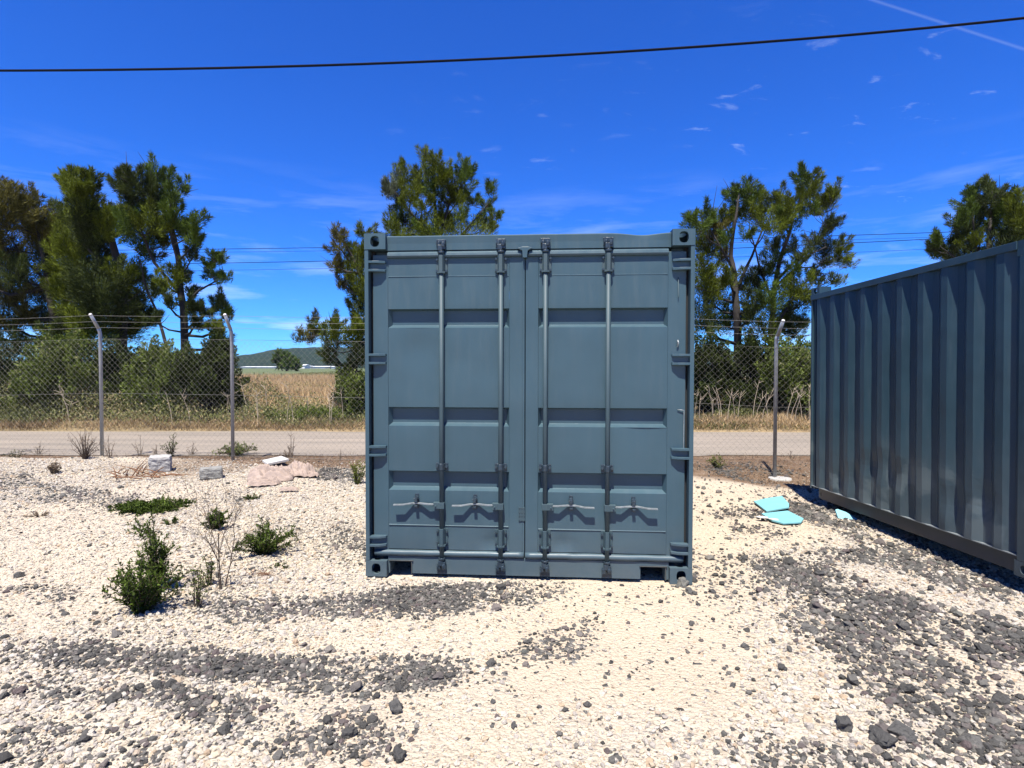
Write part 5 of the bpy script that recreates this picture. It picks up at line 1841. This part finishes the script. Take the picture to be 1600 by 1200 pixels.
def board(label, poly_px, th, mat, lift=0.012, tilt_z=None, edge=None, name='foam_board', cat='board', group=None):
    pts = [G(*p) for p in poly_px]
    c_ = sum(pts, Vector()) / len(pts)
    zz = max(p.z for p in pts)
    n_ = len(pts)
    bot = [(p.x - c_.x, p.y - c_.y, lift + (tilt_z[i] if tilt_z else 0)) for i, p in enumerate(pts)]
    top = [(x, y, z + th) for x, y, z in bot]
    mb_ = MB().add(bot + top, [tuple(range(n_))[::-1], tuple(range(n_, 2 * n_))] + [(i, (i + 1) % n_, n_ + (i + 1) % n_, n_ + i) for i in range(n_)])
    o = mb_.build(name, mat, None, bevel=0.003)
    o.location = (c_.x, c_.y, zz)
    tag(o, label, cat, group)
    return o


GB = 'light blue foam boards left on the gravel'
board('light blue foam board, the rear one with blunt corners', [(1178, 787), (1196, 785), (1222, 785), (1233, 796), (1233, 801), (1198, 802)], 0.018, M_blue, tilt_z=[0, 0.0, 0, 0, 0, 0, 0], group=GB)
bb_ = board('light blue foam board with torn white left part, the front one', [(1190, 807), (1231, 804), (1256, 815), (1252, 820), (1224, 821), (1206, 817)], 0.018, M_blue, group=GB)
mbw = MB()
for (u0, u1, v0, v1) in ((-0.30, -0.17, -0.02, 0.05), (-0.20, -0.10, -0.10, -0.03)):
    vsw = [(u0, v1 - .02, 0.034), (u0 + 0.03, v0, 0.034), (u1 - 0.02, v0 - 0.02, 0.034), (u1, v0 + 0.04, 0.034), (u1 - 0.05, v1, 0.034)]
    mbw.add(vsw + [(x, y, 0.0305) for x, y, z in vsw], [(0, 1, 2, 3, 4)] + [(i, (i + 1) % 5, 5 + (i + 1) % 5, 5 + i) for i in range(5)])
mbw.build('torn_patch', M_white, bb_)
g = G(1325, 812)
o = MB().prism([(-0.09, 0.0), (0.13, -0.01), (0.02, 0.10), (-0.06, 0.14), (-0.085, 0.13)], 'y', -0.012, 0.012).build('foam_board', M_blue, None, bevel=0.002)
o.location = g + Vector((0, 0.02, 0))
o.rotation_euler = (-0.9, 0, -0.15)
tag(o, 'small triangular blue board fragment propped near the dark blue container', 'board', GB)
board('white slab lying behind the crumpled sacks', [(410, 728), (418, 733), (452, 729), (440, 724)], 0.035, M_white, lift=0.05, tilt_z=[0.0, 0.0, 0.02, 0.02], name='white_slab', cat='slab')

# ------------------------------------------------------------------ gravel, instanced by geometry nodes


def rock_collection(name, mat, n, seed):
    c_ = bpy.data.collections.new(name)
    for k in range(n):
        me = rock_mesh(name, seed + k, 1 if k % 2 else 2, 0.5, 0.62)
        me.materials.append(mat)
        c_.objects.link(bpy.data.objects.new(name, me))
    return c_


def scatter(name, label, coll, pts, scale, rotz, tilt):
    me = bpy.data.meshes.new(name)
    me.vertices.add(len(pts))
    me.vertices.foreach_set('co', pts.astype(np.float32).ravel())
    me.update()
    a = me.attributes.new('size', 'FLOAT', 'POINT')
    a.data.foreach_set('value', scale.astype(np.float32))
    a = me.attributes.new('rot', 'FLOAT_VECTOR', 'POINT')
    rv_ = np.stack([tilt * rng.normal(size=len(pts)), tilt * rng.normal(size=len(pts)), rotz], 1)
    a.data.foreach_set('vector', rv_.astype(np.float32).ravel())
    o = link(name, me)
    ng = bpy.data.node_groups.new(name, 'GeometryNodeTree')
    ng.interface.new_socket('Geometry', in_out='INPUT', socket_type='NodeSocketGeometry')
    ng.interface.new_socket('Geometry', in_out='OUTPUT', socket_type='NodeSocketGeometry')
    N = ng.nodes
    gi, go = N.new('NodeGroupInput'), N.new('NodeGroupOutput')
    ci = N.new('GeometryNodeCollectionInfo')
    ci.inputs['Collection'].default_value = coll
    ci.inputs['Separate Children'].default_value = True
    ci.inputs['Reset Children'].default_value = True
    ip = N.new('GeometryNodeInstanceOnPoints')
    ip.inputs['Pick Instance'].default_value = True
    ri = N.new('FunctionNodeRandomValue')
    ri.data_type = 'INT'
    ri.inputs[4].default_value = 0
    ri.inputs[5].default_value = len(coll.objects) - 1
    at = N.new('GeometryNodeInputNamedAttribute')
    at.data_type = 'FLOAT'
    at.inputs['Name'].default_value = 'size'
    ar = N.new('GeometryNodeInputNamedAttribute')
    ar.data_type = 'FLOAT_VECTOR'
    ar.inputs['Name'].default_value = 'rot'
    er = N.new('FunctionNodeEulerToRotation')
    ng.links.new(ar.outputs[0], er.inputs[0])
    ng.links.new(gi.outputs[0], ip.inputs['Points'])
    ng.links.new(ci.outputs[0], ip.inputs['Instance'])
    ng.links.new(ri.outputs[2], ip.inputs['Instance Index'])
    ng.links.new(er.outputs[0], ip.inputs['Rotation'])
    ng.links.new(at.outputs[0], ip.inputs['Scale'])
    ng.links.new(ip.outputs[0], go.inputs[0])
    md = o.modifiers.new('scatter', 'NODES')
    md.node_group = ng
    tag(o, label, kind='stuff')
    return o


def sample_yard(dens_fn, count):
    """points over the yard, denser near the camera"""
    Y = 1.3 + (9.6 - 1.3) * rng.random(count) ** 1.25
    half = 0.98 * Y + 1.3
    X = rng.uniform(-1, 1, count) * half
    # keep areal density by rejecting with width
    keep = rng.random(count) < half / (0.98 * 9.6 + 1.3)
    X, Y = X[keep], Y[keep]
    k2 = rng.random(len(X)) < dens_fn(X, Y)
    X, Y = X[k2], Y[k2]
    # keep stones out from under the centre container
    c_, s_ = math.cos(-0.0659), math.sin(-0.0659)
    lx = (X + 1.111) * c_ + (Y - 4.161) * s_
    ly = -(X + 1.111) * s_ + (Y - 4.161) * c_
    ok = ~((lx > -0.02) & (lx < W + 0.02) & (ly > -0.01) & (ly < LEN))
    ok &= ~((X > 4.3) & (Y > 4.3) & (Y < 7.0))
    return X[ok], Y[ok]


pale_c = rock_collection('limestone_chip', M_pale_stone, 8, 300)
dark_c = rock_collection('basalt_chip', M_dark_stone, 8, 400)


def pale_d(x, y):
    d = darkness(x, y)
    return (1 - 0.85 * d) * (1 - 0.80 * finep(x, y)) * (1 - 0.8 * earthiness(x, y))


X, Y_ = sample_yard(pale_d, 620000)
sz = np.exp(rng.normal(math.log(0.0070), 0.50, len(X)))
sz = np.clip(sz, 0.0035, 0.026) * (1 + 0.03 * np.clip(Y_ - 3, 0, 7)) * (1 - 0.42 * finep(X, Y_))
pts = np.stack([X, Y_, hgt(X, Y_) + sz * 0.22], 1)
print('pale stones', len(X))
scatter('pale_gravel', 'pale limestone gravel over the yard', pale_c, pts, sz, rng.random(len(X)) * 6.28, 0.35)


def dark_d(x, y):
    return darkness(x, y) * (1 - 0.6 * earthiness(x, y)) * (1 - 0.3 * finep(x, y))


X, Y_ = sample_yard(dark_d, 800000)
sz = np.exp(rng.normal(math.log(0.0082), 0.52, len(X)))
sz = np.clip(sz, 0.006, 0.045) * (1 + 0.02 * np.clip(Y_ - 3, 0, 7))
big = smooth(0.9, 2.0, X) * 0.35 + 0.95
sz = sz * big
pts = np.stack([X, Y_, hgt(X, Y_) + sz * 0.30], 1)
print('dark stones', len(X))
scatter('dark_gravel', 'dark basalt gravel in patches over the pale gravel', dark_c, pts, sz, rng.random(len(X)) * 6.28, 0.35)
